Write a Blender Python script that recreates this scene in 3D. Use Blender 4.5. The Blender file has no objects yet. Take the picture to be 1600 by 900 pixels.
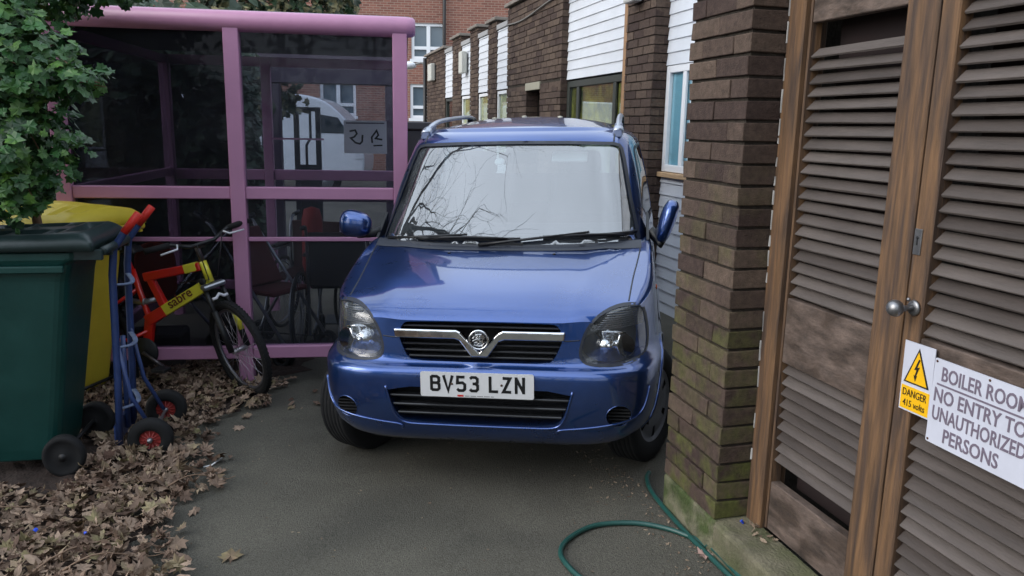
import bpy, bmesh, math, random
from mathutils import Vector, Matrix, noise
from mathutils.bvhtree import BVHTree
from mathutils.geometry import delaunay_2d_cdt, tessellate_polygon
R = math.radians
random.seed(7)
sc = bpy.context.scene
C = sc.collection

# ------------------------------------------------------------------ camera
CAM_H = 1.61
cd = bpy.data.cameras.new('camera'); cam = bpy.data.objects.new('camera', cd); C.objects.link(cam)
cd.sensor_width = 36.0; cd.lens = 36.0 * 1240 / 1600; cd.clip_start = 0.05; cd.clip_end = 500
pitch, roll = R(11.5), 0.020
F = Vector((0, math.cos(pitch), -math.sin(pitch))); U0 = Vector((0, math.sin(pitch), math.cos(pitch))); R0 = Vector((1, 0, 0))
RX = R0 * math.cos(roll) + U0 * math.sin(roll); UX = U0 * math.cos(roll) - R0 * math.sin(roll)
m = Matrix((RX, UX, -F)).transposed().to_4x4(); m.translation = Vector((0, 0, CAM_H))
cam.matrix_world = m
sc.camera = cam

# ------------------------------------------------------------------ world, sun, exposure
w = bpy.data.worlds.new('World'); sc.world = w; w.use_nodes = True
nt = w.node_tree; nt.nodes.clear()
wo = nt.nodes.new('ShaderNodeOutputWorld'); bg = nt.nodes.new('ShaderNodeBackground')
sky = nt.nodes.new('ShaderNodeTexSky'); sky.sky_type = 'NISHITA'; sky.sun_disc = False
SUN_EL, SUN_ROT = 30, -112
sky.sun_elevation = R(SUN_EL); sky.sun_rotation = R(SUN_ROT); sky.air_density = 1.0; sky.dust_density = 3.0; sky.ozone_density = 1.0
hs = nt.nodes.new('ShaderNodeHueSaturation'); hs.inputs['Saturation'].default_value = 0.42
# overcast: broad soft cloud tone variation over the desaturated sky
tc = nt.nodes.new('ShaderNodeTexCoord'); nz = nt.nodes.new('ShaderNodeTexNoise'); nz.inputs['Scale'].default_value = 2.2; nz.inputs['Detail'].default_value = 5
mr = nt.nodes.new('ShaderNodeMapRange'); mr.inputs['From Min'].default_value = .3; mr.inputs['From Max'].default_value = .7; mr.inputs['To Min'].default_value = .85; mr.inputs['To Max'].default_value = 1.35
mx = nt.nodes.new('ShaderNodeMix'); mx.data_type = 'RGBA'; mx.blend_type = 'MULTIPLY'; mx.inputs[0].default_value = 1
nt.links.new(sky.outputs[0], hs.inputs['Color']); nt.links.new(tc.outputs['Generated'], nz.inputs['Vector'])
nt.links.new(nz.outputs['Fac'], mr.inputs['Value']); nt.links.new(hs.outputs[0], mx.inputs[6]); nt.links.new(mr.outputs[0], mx.inputs[7])
cl = nt.nodes.new('ShaderNodeMix'); cl.data_type = 'RGBA'; cl.inputs[0].default_value = .62
sx = nt.nodes.new('ShaderNodeSeparateXYZ'); nt.links.new(tc.outputs['Generated'], sx.inputs[0])
rp = nt.nodes.new('ShaderNodeMapRange'); rp.inputs['From Min'].default_value = 0; rp.inputs['From Max'].default_value = 1; rp.inputs['To Min'].default_value = 5.6; rp.inputs['To Max'].default_value = 8.2
cm = nt.nodes.new('ShaderNodeMix'); cm.data_type = 'RGBA'; cm.blend_type = 'MULTIPLY'; cm.inputs[0].default_value = 1; cm.inputs[6].default_value = (.82, .94, 1.09, 1)
nt.links.new(sx.outputs['Z'], rp.inputs['Value']); nt.links.new(rp.outputs[0], cm.inputs[7])
cm2 = nt.nodes.new('ShaderNodeMix'); cm2.data_type = 'RGBA'; cm2.blend_type = 'MULTIPLY'; cm2.inputs[0].default_value = 1; nt.links.new(cm.outputs[2], cm2.inputs[6]); nt.links.new(mr.outputs[0], cm2.inputs[7])
nt.links.new(mx.outputs[2], cl.inputs[6]); nt.links.new(cm2.outputs[2], cl.inputs[7])
nt.links.new(cl.outputs[2], bg.inputs[0]); nt.links.new(bg.outputs[0], wo.inputs[0])
bg.inputs[1].default_value = 0.15
sd = bpy.data.lights.new('sun', 'SUN'); so = bpy.data.objects.new('sun', sd); C.objects.link(so)
sd.energy = 0.5; sd.angle = R(35); sd.color = (1, .97, .92)
sdir = Vector((math.sin(R(SUN_ROT)) * math.cos(R(SUN_EL)), math.cos(R(SUN_ROT)) * math.cos(R(SUN_EL)), math.sin(R(SUN_EL))))
so.rotation_euler = sdir.to_track_quat('Z', 'Y').to_euler()
sc.view_settings.view_transform = 'Standard'; sc.view_settings.look = 'None'; sc.view_settings.gamma = 1
sc.view_settings.use_curve_mapping = False
sc.view_settings.exposure = 0.80
sc.render.engine = 'CYCLES'
sc.cycles.max_bounces = 7; sc.cycles.transparent_max_bounces = 16; sc.cycles.glossy_bounces = 4; sc.cycles.diffuse_bounces = 4
sc.cycles.use_denoising = True

# ------------------------------------------------------------------ materials
MATS = {}
def L(r, g, b):      # sRGB bytes -> linear
    f = lambda c: (c / 255 / 12.92) if c / 255 <= .04045 else ((c / 255 + .055) / 1.055) ** 2.4
    return (f(r), f(g), f(b))
def mat(name, col, rough=.6, metal=0., var=.0, vscale=8., bump=.0, bscale=60., spec=.5, coat=0., attr=None, stretch=(1, 1, 1), col2=None, emit=None, detail=5, c2s=None):
    if name in MATS: return MATS[name]
    M = bpy.data.materials.new(name); MATS[name] = M; M.use_nodes = True
    n = M.node_tree.nodes; l = M.node_tree.links; p = n['Principled BSDF']
    p.inputs['Roughness'].default_value = rough; p.inputs['Metallic'].default_value = metal
    p.inputs['Specular IOR Level'].default_value = spec; p.inputs['Coat Weight'].default_value = coat; p.inputs['Coat Roughness'].default_value = .04
    t = n.new('ShaderNodeTexCoord'); mp = n.new('ShaderNodeMapping'); mp.inputs['Scale'].default_value = stretch
    l.new(t.outputs['Object'], mp.inputs['Vector'])
    base = n.new('ShaderNodeRGB'); base.outputs[0].default_value = (*col, 1); out = base.outputs[0]
    if attr:          # attribute Col.r picks between col and col2
        a = n.new('ShaderNodeAttribute'); a.attribute_name = 'Col'; s = n.new('ShaderNodeSeparateColor'); l.new(a.outputs['Color'], s.inputs[0])
        mx = n.new('ShaderNodeMix'); mx.data_type = 'RGBA'; mx.inputs[6].default_value = (*col, 1); mx.inputs[7].default_value = (*(col2 or col), 1)
        l.new(s.outputs[0], mx.inputs[0]); out = mx.outputs[2]
        if attr != 'two':   # green channel: a third colour (moss, green leaf, wear)
            m3 = n.new('ShaderNodeMix'); m3.data_type = 'RGBA'; m3.inputs[7].default_value = (*attr, 1)
            l.new(out, m3.inputs[6]); l.new(s.outputs[1], m3.inputs[0]); out = m3.outputs[2]
            nn = n.new('ShaderNodeTexNoise'); nn.inputs['Scale'].default_value = 11; nn.inputs['Detail'].default_value = 6
            l.new(mp.outputs[0], nn.inputs['Vector']); mm = n.new('ShaderNodeMapRange'); mm.inputs['From Min'].default_value = .4; mm.inputs['From Max'].default_value = .62
            l.new(nn.outputs['Fac'], mm.inputs['Value']); mu = n.new('ShaderNodeMath'); mu.operation = 'MULTIPLY'; l.new(mm.outputs[0], mu.inputs[0]); l.new(s.outputs[1], mu.inputs[1]); l.new(mu.outputs[0], m3.inputs[0])
    if col2 and not attr:
        nn = n.new('ShaderNodeTexNoise'); nn.inputs['Scale'].default_value = c2s or vscale * .6; nn.inputs['Detail'].default_value = detail; nn.inputs['Distortion'].default_value = .6
        l.new(mp.outputs[0], nn.inputs['Vector']); mm = n.new('ShaderNodeMapRange'); mm.inputs['From Min'].default_value = .38; mm.inputs['From Max'].default_value = .64
        l.new(nn.outputs['Fac'], mm.inputs['Value']); mx = n.new('ShaderNodeMix'); mx.data_type = 'RGBA'; mx.inputs[7].default_value = (*col2, 1)
        l.new(out, mx.inputs[6]); l.new(mm.outputs[0], mx.inputs[0]); out = mx.outputs[2]
    if var:
        nn = n.new('ShaderNodeTexNoise'); nn.inputs['Scale'].default_value = vscale; nn.inputs['Detail'].default_value = 8; nn.inputs['Roughness'].default_value = .65
        l.new(mp.outputs[0], nn.inputs['Vector']); mm = n.new('ShaderNodeMapRange'); mm.inputs['From Min'].default_value = .3; mm.inputs['From Max'].default_value = .7
        mm.inputs['To Min'].default_value = 1 - var; mm.inputs['To Max'].default_value = 1 + var
        l.new(nn.outputs['Fac'], mm.inputs['Value']); mx = n.new('ShaderNodeMix'); mx.data_type = 'RGBA'; mx.blend_type = 'MULTIPLY'; mx.inputs[0].default_value = 1
        l.new(out, mx.inputs[6]); l.new(mm.outputs[0], mx.inputs[7]); out = mx.outputs[2]
        rr = n.new('ShaderNodeMapRange'); rr.inputs['To Min'].default_value = max(0, rough - .12); rr.inputs['To Max'].default_value = min(1, rough + .12)
        l.new(nn.outputs['Fac'], rr.inputs['Value']); l.new(rr.outputs[0], p.inputs['Roughness'])
    l.new(out, p.inputs['Base Color'])
    if bump:
        bn = n.new('ShaderNodeTexNoise'); bn.inputs['Scale'].default_value = bscale; bn.inputs['Detail'].default_value = 6
        l.new(mp.outputs[0], bn.inputs['Vector']); b = n.new('ShaderNodeBump'); b.inputs['Strength'].default_value = bump; b.inputs['Distance'].default_value = .01
        l.new(bn.outputs['Fac'], b.inputs['Height']); l.new(b.outputs[0], p.inputs['Normal'])
    return M
def glass(name, tint, refl=.08, rough=.0, f90=.9, dirt=0.0, dcol=(.3, .32, .33)):
    """thin pane: see-through, with a mirror reflection growing to grazing; optional film of dirt"""
    if name in MATS: return MATS[name]
    M = bpy.data.materials.new(name); MATS[name] = M; M.use_nodes = True
    n = M.node_tree.nodes; l = M.node_tree.links; n.clear(); o = n.new('ShaderNodeOutputMaterial')
    t = n.new('ShaderNodeBsdfTransparent'); t.inputs[0].default_value = (*tint, 1)
    g = n.new('ShaderNodeBsdfGlossy'); g.inputs['Roughness'].default_value = rough; g.inputs[0].default_value = (1, 1, 1, 1)
    lw = n.new('ShaderNodeLayerWeight'); lw.inputs['Blend'].default_value = .5
    pw = n.new('ShaderNodeMath'); pw.operation = 'POWER'; pw.inputs[1].default_value = 3.0; l.new(lw.outputs['Facing'], pw.inputs[0])
    mm = n.new('ShaderNodeMapRange'); mm.inputs['To Min'].default_value = refl; mm.inputs['To Max'].default_value = f90; l.new(pw.outputs[0], mm.inputs['Value'])
    mx = n.new('ShaderNodeMixShader'); l.new(mm.outputs[0], mx.inputs[0]); l.new(t.outputs[0], mx.inputs[1]); l.new(g.outputs[0], mx.inputs[2]); out = mx.outputs[0]
    if dirt:
        d = n.new('ShaderNodeBsdfDiffuse'); d.inputs[0].default_value = (*dcol, 1)
        tcn = n.new('ShaderNodeTexCoord'); nn = n.new('ShaderNodeTexNoise'); nn.inputs['Scale'].default_value = 3; nn.inputs['Detail'].default_value = 8
        l.new(tcn.outputs['Object'], nn.inputs['Vector']); m2 = n.new('ShaderNodeMapRange'); m2.inputs['From Min'].default_value = .3; m2.inputs['From Max'].default_value = .75
        m2.inputs['To Min'].default_value = dirt * .4; m2.inputs['To Max'].default_value = dirt * 1.6; l.new(nn.outputs['Fac'], m2.inputs['Value'])
        m3 = n.new('ShaderNodeMixShader'); l.new(m2.outputs[0], m3.inputs[0]); l.new(out, m3.inputs[1]); l.new(d.outputs[0], m3.inputs[2]); out = m3.outputs[0]
    l.new(out, o.inputs[0])
    return M

# ------------------------------------------------------------------ mesh building
class MB:
    def __init__(s): s.v = []; s.f = []; s.c = []; s.sm = []
    def add(s, vs, fs, col=(0, 0, 0), smooth=False):
        b = len(s.v); s.v += [tuple(v) for v in vs]
        for f in fs: s.f.append([b + i for i in f]); s.c.append(col); s.sm.append(smooth)
        return s
    def box(s, c, d, rot=None, col=(0, 0, 0), jit=0., taper=None):
        hx, hy, hz = d[0] / 2, d[1] / 2, d[2] / 2; vs = []
        for z in (-1, 1):
            for x, y in ((-1, -1), (1, -1), (1, 1), (-1, 1)):
                k = taper if (taper and z > 0) else 1
                p = Vector((x * hx * k, y * hy * k, z * hz))
                if rot is not None: p = rot @ p
                p += Vector(c)
                if jit: p += Vector([random.uniform(-jit, jit) for _ in range(3)])
                vs.append(p)
        return s.add(vs, [(0, 3, 2, 1), (4, 5, 6, 7), (0, 1, 5, 4), (1, 2, 6, 5), (2, 3, 7, 6), (3, 0, 4, 7)], col)
    def rng(s, x0, x1, y0, y1, z0, z1, **k): return s.box(((x0 + x1) / 2, (y0 + y1) / 2, (z0 + z1) / 2), (abs(x1 - x0), abs(y1 - y0), abs(z1 - z0)), **k)
    def prism(s, poly, a, b, axis='y', col=(0, 0, 0)):
        """poly 2d, extruded from a to b on axis ('y': poly is x,z; 'x': poly is y,z; 'z': poly is x,y)"""
        def P(p, t):
            return {'y': (p[0], t, p[1]), 'x': (t, p[0], p[1]), 'z': (p[0], p[1], t)}[axis]
        n = len(poly); vs = [P(p, a) for p in poly] + [P(p, b) for p in poly]
        fs = [tuple(range(n)), tuple(range(2 * n - 1, n - 1, -1))] + [(i, i + n, (i + 1) % n + n, (i + 1) % n) for i in range(n)]
        return s.add(vs, fs, col)
    def tube(s, path, r, n=8, col=(0, 0, 0), closed=False, caps=True, flat=1.0):
        path = [Vector(p) for p in path]; N = len(path); rings = []
        t0 = (path[1] - path[0]).normalized(); up = Vector((0, 0, 1)) if abs(t0.z) < .9 else Vector((1, 0, 0)); nrm = t0.cross(up).normalized()
        for i, p in enumerate(path):
            if closed: t = path[(i + 1) % N] - path[i - 1]
            else: t = path[min(i + 1, N - 1)] - path[max(i - 1, 0)]
            if t.length < 1e-9: t = t0
            t.normalize(); nrm = (nrm - t * nrm.dot(t))
            if nrm.length < 1e-6: nrm = t.orthogonal()
            nrm.normalize(); b = t.cross(nrm); rr = r[i] if isinstance(r, (list, tuple)) else r
            rings.append([p + nrm * math.cos(2 * math.pi * k / n) * rr + b * math.sin(2 * math.pi * k / n) * rr * flat for k in range(n)])
        vs = [v for rg in rings for v in rg]; fs = []
        for i in range(N if closed else N - 1):
            j = (i + 1) % N
            for k in range(n): fs.append((i * n + k, i * n + (k + 1) % n, j * n + (k + 1) % n, j * n + k))
        if caps and not closed: fs += [tuple(range(n))[::-1], tuple((N - 1) * n + k for k in range(n))]
        return s.add(vs, fs, col, True)
    def lathe(s, prof, c=(0, 0, 0), axis='x', n=32, rot=None, col=(0, 0, 0), smooth=True, ring=False):
        """prof: list of (radius, along)"""
        vs = []
        for r, a in prof:
            for k in range(n):
                t = 2 * math.pi * k / n; p = {'x': (a, r * math.cos(t), r * math.sin(t)), 'y': (r * math.cos(t), a, r * math.sin(t)), 'z': (r * math.cos(t), r * math.sin(t), a)}[axis]
                p = Vector(p)
                if rot is not None: p = rot @ p
                vs.append(p + Vector(c))
        fs = []
        for i in range(len(prof) - 1):
            for k in range(n): fs.append((i * n + k, i * n + (k + 1) % n, (i + 1) * n + (k + 1) % n, (i + 1) * n + k))
        if ring: fs += [((len(prof) - 1) * n + k, (len(prof) - 1) * n + (k + 1) % n, (k + 1) % n, k) for k in range(n)]
        if not ring and prof[0][0] > 1e-6: fs.append(tuple(range(n)))
        if not ring and prof[-1][0] > 1e-6: fs.append(tuple((len(prof) - 1) * n + k for k in range(n)))
        return s.add(vs, fs, col, smooth)
    def ell(s, c, r, n=16, col=(0, 0, 0), rot=None):
        pr = [(math.sin(math.pi * i / (n // 2)), math.cos(math.pi * i / (n // 2))) for i in range(n // 2 + 1)]
        vs = []
        for a, z in pr:
            for k in range(n):
                t = 2 * math.pi * k / n; p = Vector((a * math.cos(t) * r[0], a * math.sin(t) * r[1], z * r[2]))
                if rot is not None: p = rot @ p
                vs.append(p + Vector(c))
        fs = []
        for i in range(len(pr) - 1):
            for k in range(n): fs.append((i * n + k, (i + 1) * n + k, (i + 1) * n + (k + 1) % n, i * n + (k + 1) % n))
        return s.add(vs, fs, col, True)
    def ribbon(s, path, wd, fn, th=.001, col=(0, 0, 0)):
        """flat mitred 2d stroke; fn maps (u, v, h) to 3d"""
        P = [Vector(p) for p in path]; l, r = [], []
        for i, p in enumerate(P):
            a = (P[i] - P[i - 1]).normalized() if i > 0 else None; b = (P[i + 1] - P[i]).normalized() if i < len(P) - 1 else None
            a = a or b; b = b or a; na = Vector((-a.y, a.x)); nb = Vector((-b.y, b.x)); mt = (na + nb)
            mt = mt.normalized() if mt.length > 1e-6 else na
            k = 1 / max(.45, mt.dot(na)); l.append(p + mt * k * wd / 2); r.append(p - mt * k * wd / 2)
        n = len(P); vs = [fn(q.x, q.y, th) for q in l] + [fn(q.x, q.y, th) for q in r] + [fn(q.x, q.y, 0) for q in l] + [fn(q.x, q.y, 0) for q in r]
        fs = []
        for i in range(n - 1):
            fs += [(i, n + i, n + i + 1, i + 1), (i, i + 1, 2 * n + i + 1, 2 * n + i), (n + i, 3 * n + i, 3 * n + i + 1, n + i + 1)]
        fs += [(0, 2 * n, 3 * n, n), (n - 1, 2 * n - 1, 4 * n - 1, 3 * n - 1)]
        return s.add(vs, fs, col)
    def mesh(s, name):
        me = bpy.data.meshes.new(name); me.from_pydata(s.v, [], s.f)
        me.polygons.foreach_set('use_smooth', s.sm)
        if any(c != (0, 0, 0) for c in s.c):
            a = me.color_attributes.new('Col', 'FLOAT_COLOR', 'CORNER'); d = []
            for f, c in zip(s.f, s.c): d += [c[0], c[1], c[2], 1.0] * len(f)
            a.data.foreach_set('color', d)
        me.update(); return me
    def build(s, name, m, parent=None, bevel=0, fix=True, seg=1, smooth_angle=None):
        me = s.mesh(name)
        if fix:
            bm = bmesh.new(); bm.from_mesh(me); bmesh.ops.recalc_face_normals(bm, faces=bm.faces); bm.to_mesh(me); bm.free()
        me.materials.append(m)
        return link(name, me, parent, bevel, seg)
def link(name, me, parent=None, bevel=0, seg=1):
    o = bpy.data.objects.new(name, me); C.objects.link(o)
    if parent is not None: o.parent = parent
    if bevel:
        b = o.modifiers.new('bevel', 'BEVEL'); b.width = bevel; b.segments = seg; b.limit_method = 'ANGLE'; b.angle_limit = R(35)
    return o
def tag(o, label=None, cat=None, group=None, kind=None):
    if label: o['label'] = label
    if cat: o['category'] = cat
    if group: o['group'] = group
    if kind: o['kind'] = kind
    return o
def empty(name, loc=(0, 0, 0), rot=(0, 0, 0)):
    o = bpy.data.objects.new(name, None); C.objects.link(o); o.location = loc; o.rotation_euler = rot; o.empty_display_size = .1; return o
def text_mesh(txt, size, xs=1., ext=.001, off=0.):
    cu = bpy.data.curves.new('t', 'FONT'); cu.body = txt; cu.size = size; cu.extrude = ext; cu.offset = off; cu.resolution_u = 3
    o = bpy.data.objects.new('t', cu); me = bpy.data.meshes.new_from_object(o); bpy.data.objects.remove(o)
    for v in me.vertices: v.co.x *= xs
    return me
def gz(x, y=0): return .031 * (min(2., max(-3.5, x)) + .125) - .035
def lerp(tab, x):
    if x <= tab[0][0]: return tab[0][1]
    for (a, b), (c, d) in zip(tab, tab[1:]):
        if x <= c: return b + (d - b) * (x - a) / (c - a)
    return tab[-1][1]
def smooth_poly(pts, it=2, closed=True):
    for _ in range(it):
        q = []; n = len(pts)
        for i in range(n if closed else n - 1):
            a, b = pts[i], pts[(i + 1) % n]; q += [(a[0] * .75 + b[0] * .25, a[1] * .75 + b[1] * .25), (a[0] * .25 + b[0] * .75, a[1] * .25 + b[1] * .75)]
        pts = q
    return pts
def round_rect(x0, x1, z0, z1, r, n=4):
    p = []
    for cx, cz, a0 in ((x1 - r, z1 - r, 0), (x0 + r, z1 - r, 90), (x0 + r, z0 + r, 180), (x1 - r, z0 + r, 270)):
        for k in range(n + 1): a = R(a0 + 90 * k / n); p.append((cx + r * math.cos(a), cz + r * math.sin(a)))
    return p

# ------------------------------------------------------------------ palette
asphalt = mat('asphalt', L(98, 95, 86), .92, var=.42, vscale=120, c2s=1.3, bump=.9, bscale=200, spec=.25, col2=L(82, 80, 73))
brick_m = mat('brown_brick', L(66, 54, 50), .93, var=.32, vscale=38, bump=.45, bscale=160, spec=.2, attr=L(84, 86, 48), col2=L(94, 80, 70))
mortar_m = mat('mortar', L(62, 57, 52), .95, var=.3, vscale=30, bump=.5, bscale=90, spec=.1)
white_clad = mat('white_cladding', L(208, 212, 218), .45, var=.05, vscale=4)
white_pvc = mat('white_pvc', L(225, 227, 230), .35)
rubber = mat('rubber', L(30, 30, 31), .8, var=.2, vscale=30, spec=.3)
black_pl = mat('black_plastic', L(26, 27, 29), .5, var=.15, vscale=30)
chrome = mat('chrome', (.82, .83, .85), .06, metal=1)
silver = mat('silver_metal', L(150, 153, 158), .35, metal=.8)
dark_in = mat('dark_interior', L(20, 20, 22), .85)

# ================================================================== SETTING
g = MB(); xs = [-120, -40, -12] + [-6 + .25 * i for i in range(41)] + [5, 8, 20, 60, 120]; ys = [-60, -20, -6] + [-2 + .5 * i for i in range(41)] + [22, 30, 60, 150, 260]
vs = [(x, y, gz(x, y)) for y in ys for x in xs]; nx = len(xs)
g.add(vs, [(j * nx + i, j * nx + i + 1, (j + 1) * nx + i + 1, (j + 1) * nx + i) for j in range(len(ys) - 1) for i in range(nx - 1)])
ground = g.build('ground', asphalt); tag(ground, kind='structure')
TH = R(15.37)
Dv = Vector((-math.sin(TH), math.cos(TH), 0)); Nv = Vector((math.cos(TH), math.sin(TH), 0))

def brick_wall(mb, axis, face, a0, a1, z0, z1, skip=None, bl=.215, gap=.010, bh=.065, depth=.10, jit=.0012, moss=None, phase=0., side=1):
    """bricks laid on a plane; axis 'y': wall runs along y, faces -x at x=face; axis 'x': runs along x, faces -y at y=face"""
    nrow = int(round((z1 - z0) / .075)); k = 0
    for r in range(nrow):
        z = z0 + r * .075; a = a0 - (bl + gap) * (.5 if (r + int(phase)) % 2 else 0)
        while a < a1 - .012:
            s, e = max(a, a0), min(a + bl, a1)
            a += bl + gap
            if e - s < .02: continue
            if skip and skip((s + e) / 2, z + .03): continue
            rn = random.random(); mo = moss((s + e) / 2, z) if moss else 0
            d = random.uniform(-.0025, .0025)
            if axis == 'y': mb.rng(face + d, face + depth, s, e, z + gap / 2, z + .075 - gap / 2, col=(rn, mo, 0), jit=jit)
            else: mb.rng(s, e, face + d, face + depth, z + gap / 2, z + .075 - gap / 2, col=(rn, mo, 0), jit=jit)

# ---------- boiler house on the right (local x = away from the drive, local y = along the drive)
boiler = empty('boiler_house', (0, 0, 0), (0, 0, TH))
tag(boiler, 'brown brick boiler house with tall louvred timber doors at the right', 'building')
b = MB()
def mossf(a, z): return max(0, min(1, random.uniform(.0, 1.0) * (1.6 - z) / 1.2 + (.5 if z < .35 else 0)))
random.seed(3)
for r in range(40):
    z = .145 + r * .075
    cuts = [2.50, 2.61, 2.83, 2.93] if r % 2 else [2.50, 2.72, 2.93]
    for s, e in zip(cuts, cuts[1:]):
        d = random.uniform(-.004, .003); e2 = e - .010 if e < 2.93 else e + random.uniform(-.004, .006)
        near = s == 2.50
        b.rng(1.51 + d, (1.66 if near else 1.60), s + (random.uniform(-.003, .003) if near else 0), e2 + (.0092 if e < 2.93 else 0), z + .0055, z + .075 - .0055, col=(random.random() ** 1.3, mossf(s, z), 0), jit=.0022)
wallp = b.build('wall', brick_m, boiler, bevel=.0032, seg=2)
b = MB(); b.rng(1.523, 1.66, 2.511, 2.926, .1, 3.2); b.rng(1.662, 4.4, 2.52, 2.925, -.1, 3.2); b.build('wall_core', mortar_m, boiler)
b = MB(); b.rng(1.52, 4.4, -3, .88, -.1, 3.2); b.build('wall_core', mortar_m, boiler)
b = MB(); b.rng(1.30, 4.6, -3.1, 3.0, 3.2, 3.32); b.build('roof', mat('roof_felt', L(70, 70, 70), .9), boiler)
foot = mat('mossy_concrete', L(112, 108, 88), .95, var=.35, vscale=14, bump=.8, bscale=70, col2=L(62, 74, 36))
b = MB(); b.rng(1.506, 1.70, 2.496, 2.93, -.1, .146, jit=.004); b.build('footing', foot, boiler, bevel=.012, seg=2)
wood = mat('door_wood', L(108, 80, 54), .75, var=.4, vscale=7, bump=.25, bscale=30, stretch=(9, 9, .7), col2=L(70, 54, 44), detail=8)
wood_g = mat('weathered_rail', L(96, 82, 74), .85, var=.5, vscale=7, bump=.4, bscale=25, stretch=(3, 1.6, 4), col2=L(62, 50, 42))
slat_m = mat('louvre_grey_wood', L(92, 84, 80), .8, var=.25, vscale=10, bump=.3, bscale=60, stretch=(1, .4, 3), attr='two', col2=L(66, 58, 54))
b = MB(); b.rng(1.645, 1.74, 2.405, 2.498, .14, 3.2); b.rng(1.645, 1.74, .92, 1.0, .14, 3.2); b.rng(1.65, 1.74, 1.0, 2.405, 2.16, 3.2)
b.build('door_frame', wood, boiler, bevel=.005)
b = MB(); pts = []
z = .2
while z < 2.6:
    h = random.uniform(.02, .09)
    if random.random() < .62: b = MB(); b.rng(1.641, 1.652, 2.488, 2.488 + random.uniform(.002, .006), z, z + h, jit=.002); b.build('mastic_seam', mat('mastic', L(170, 168, 165), .7), boiler)
    z += h + random.uniform(0, .05)
def louvres(mb, y0, y1, z0, z1, pitchz=.0425):
    z = z0
    while z < z1:
        rot = Matrix.Rotation(R(42 + random.uniform(-1.5, 1.5)), 3, 'Y')     # leans in at the top
        rot = Matrix.Rotation(random.uniform(-.007, .007), 3, 'X') @ Matrix.Rotation(R(-43 + random.uniform(-2, 2)), 3, 'Y')
        mb.box((1.690, (y0 + y1) / 2, z + .012), (.043, y1 - y0 - .002, .008), rot=rot, col=(random.random(), 0, 0), jit=.0011)
        z += pitchz
def door(ya, yb, hinge_far, lo, hi, mid, label):
    """leaf from along=ya (near) to yb (far); louvre bay lo..hi; mid rail z range"""
    dm = MB(); st = .125 if not hinge_far else .13
    n_st, f_st = (ya[1] - ya[0]), (yb[1] - yb[0])
    dm.rng(1.662, 1.71, ya[0], ya[1], .15, 2.155); dm.rng(1.662, 1.71, yb[0], yb[1], .15, 2.155)
    o = dm.build('door', wood, boiler, bevel=.004); tag(o, label)
    y0, y1 = ya[1], yb[0]
    for z0, z1 in ((.15, lo - .06), mid, (hi + .08, 2.154)):
        rm = MB(); rm.rng(1.667, 1.705, y0 + .001, y1 - .001, z0, z1); rm.build('rail', wood_g, o, bevel=.003)
    for z0, z1 in ((lo + .025, mid[0] - .02), (mid[1] + .015, hi)):
        lm = MB(); louvres(lm, y0, y1, z0, z1); lm.build('louvre', slat_m, o, bevel=.0012)
    pb = MB(); pb.rng(1.78, 1.79, y0 + .002, y1 - .002, lo - .1, hi + .12); pb.build('backing_board', mat('backing_board', L(34, 22, 22), .9, var=.3), o)  # maroon board, colour darkened to stand for the unlit room inside
    return o
door_l = door((1.835, 1.955), (2.39, 2.40), True, .40, 1.885, (.80, 1.035), 'far louvred door leaf with open slot above and below its slats')
door_r = door((1.005, 1.09), (1.763, 1.828), False, .21, 2.10, (.835, 1.055), 'near louvred door leaf with knob, lock plate and warning signs')
k = MB(); ks = mat('aluminium', L(140, 140, 142), .38, metal=.9, var=.15, vscale=60)
k.lathe([(0, -.008), (.018, -.008), (.022, -.004), (.023, .0)], (1.66, 1.792, 1.135), 'x', 24)
k.lathe([(.010, -.05), (.008, -.03), (.010, -.01)], (1.66, 1.792, 1.135), 'x', 16); k.ell((1.596, 1.792, 1.137), (.023, .025, .024))
k.ell((1.645, 1.80, 1.158), (.006, .006, .006), n=8)
k.build('knob', ks, door_r)
k = MB(); k.rng(1.6575, 1.662, 1.795, 1.822, 1.283, 1.355); o = k.build('lock_plate', ks, door_r, bevel=.001)
k = MB(); k.rng(1.6565, 1.6577, 1.806, 1.8105, 1.31, 1.33); k.lathe([(.0045, 0), (.0045, .002)], (1.6565, 1.808, 1.331), 'x', 12); k.build('keyhole', black_pl, o)
# signs (things fixed to the door)
sign_w = mat('sign_white', L(192, 194, 206), .35, var=.06, vscale=6)
s1 = MB(); s1.prism([(-.056, -.10), (.056, -.10), (.056, .10), (-.056, .10)], 0, .0025, 'y')
danger = s1.build('danger_sign', sign_w); danger.matrix_world = Matrix.Translation(Nv * 1.6545 + Dv * 1.745 + Vector((0, 0, .942))) @ Matrix.Rotation(TH - math.pi / 2, 4, 'Z') @ Matrix.Rotation(R(-1), 4, 'Y')
tag(danger, 'small danger sign with yellow lightning triangle beside the white notice', 'sign')
yel = mat('sign_yellow', L(232, 178, 20), .4); blk = mat('sign_black', L(22, 20, 20), .5)
def tri(c, hw, h): return [(c[0] - hw, c[1]), (c[0] + hw, c[1]), (c[0], c[1] + h)]
t = MB(); t.prism(tri((0, -.018), .047, .106), -.001, 0, 'y'); t.build('triangle_border', blk, danger)
t = MB(); t.prism(tri((0, -.0135), .039, .090), -.002, -.001, 'y'); t.build('triangle', yel, danger)
t = MB(); t.prism([(-.052, -.095), (.052, -.095), (.052, -.028), (-.052, -.028)], -.001, 0, 'y'); t.build('yellow_band', yel, danger)
bolt = [(.004, .058), (-.010, .024), (-.001, .027), (-.006, .008), (-.010, .010), (-.003, -.008), (.002, .010), (-.001, .009), (.009, .036), (.0, .033), (.009, .056)]
t = MB(); t.prism(bolt, -.003, -.0021, 'y'); t.build('lightning_bolt', blk, danger)
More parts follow.
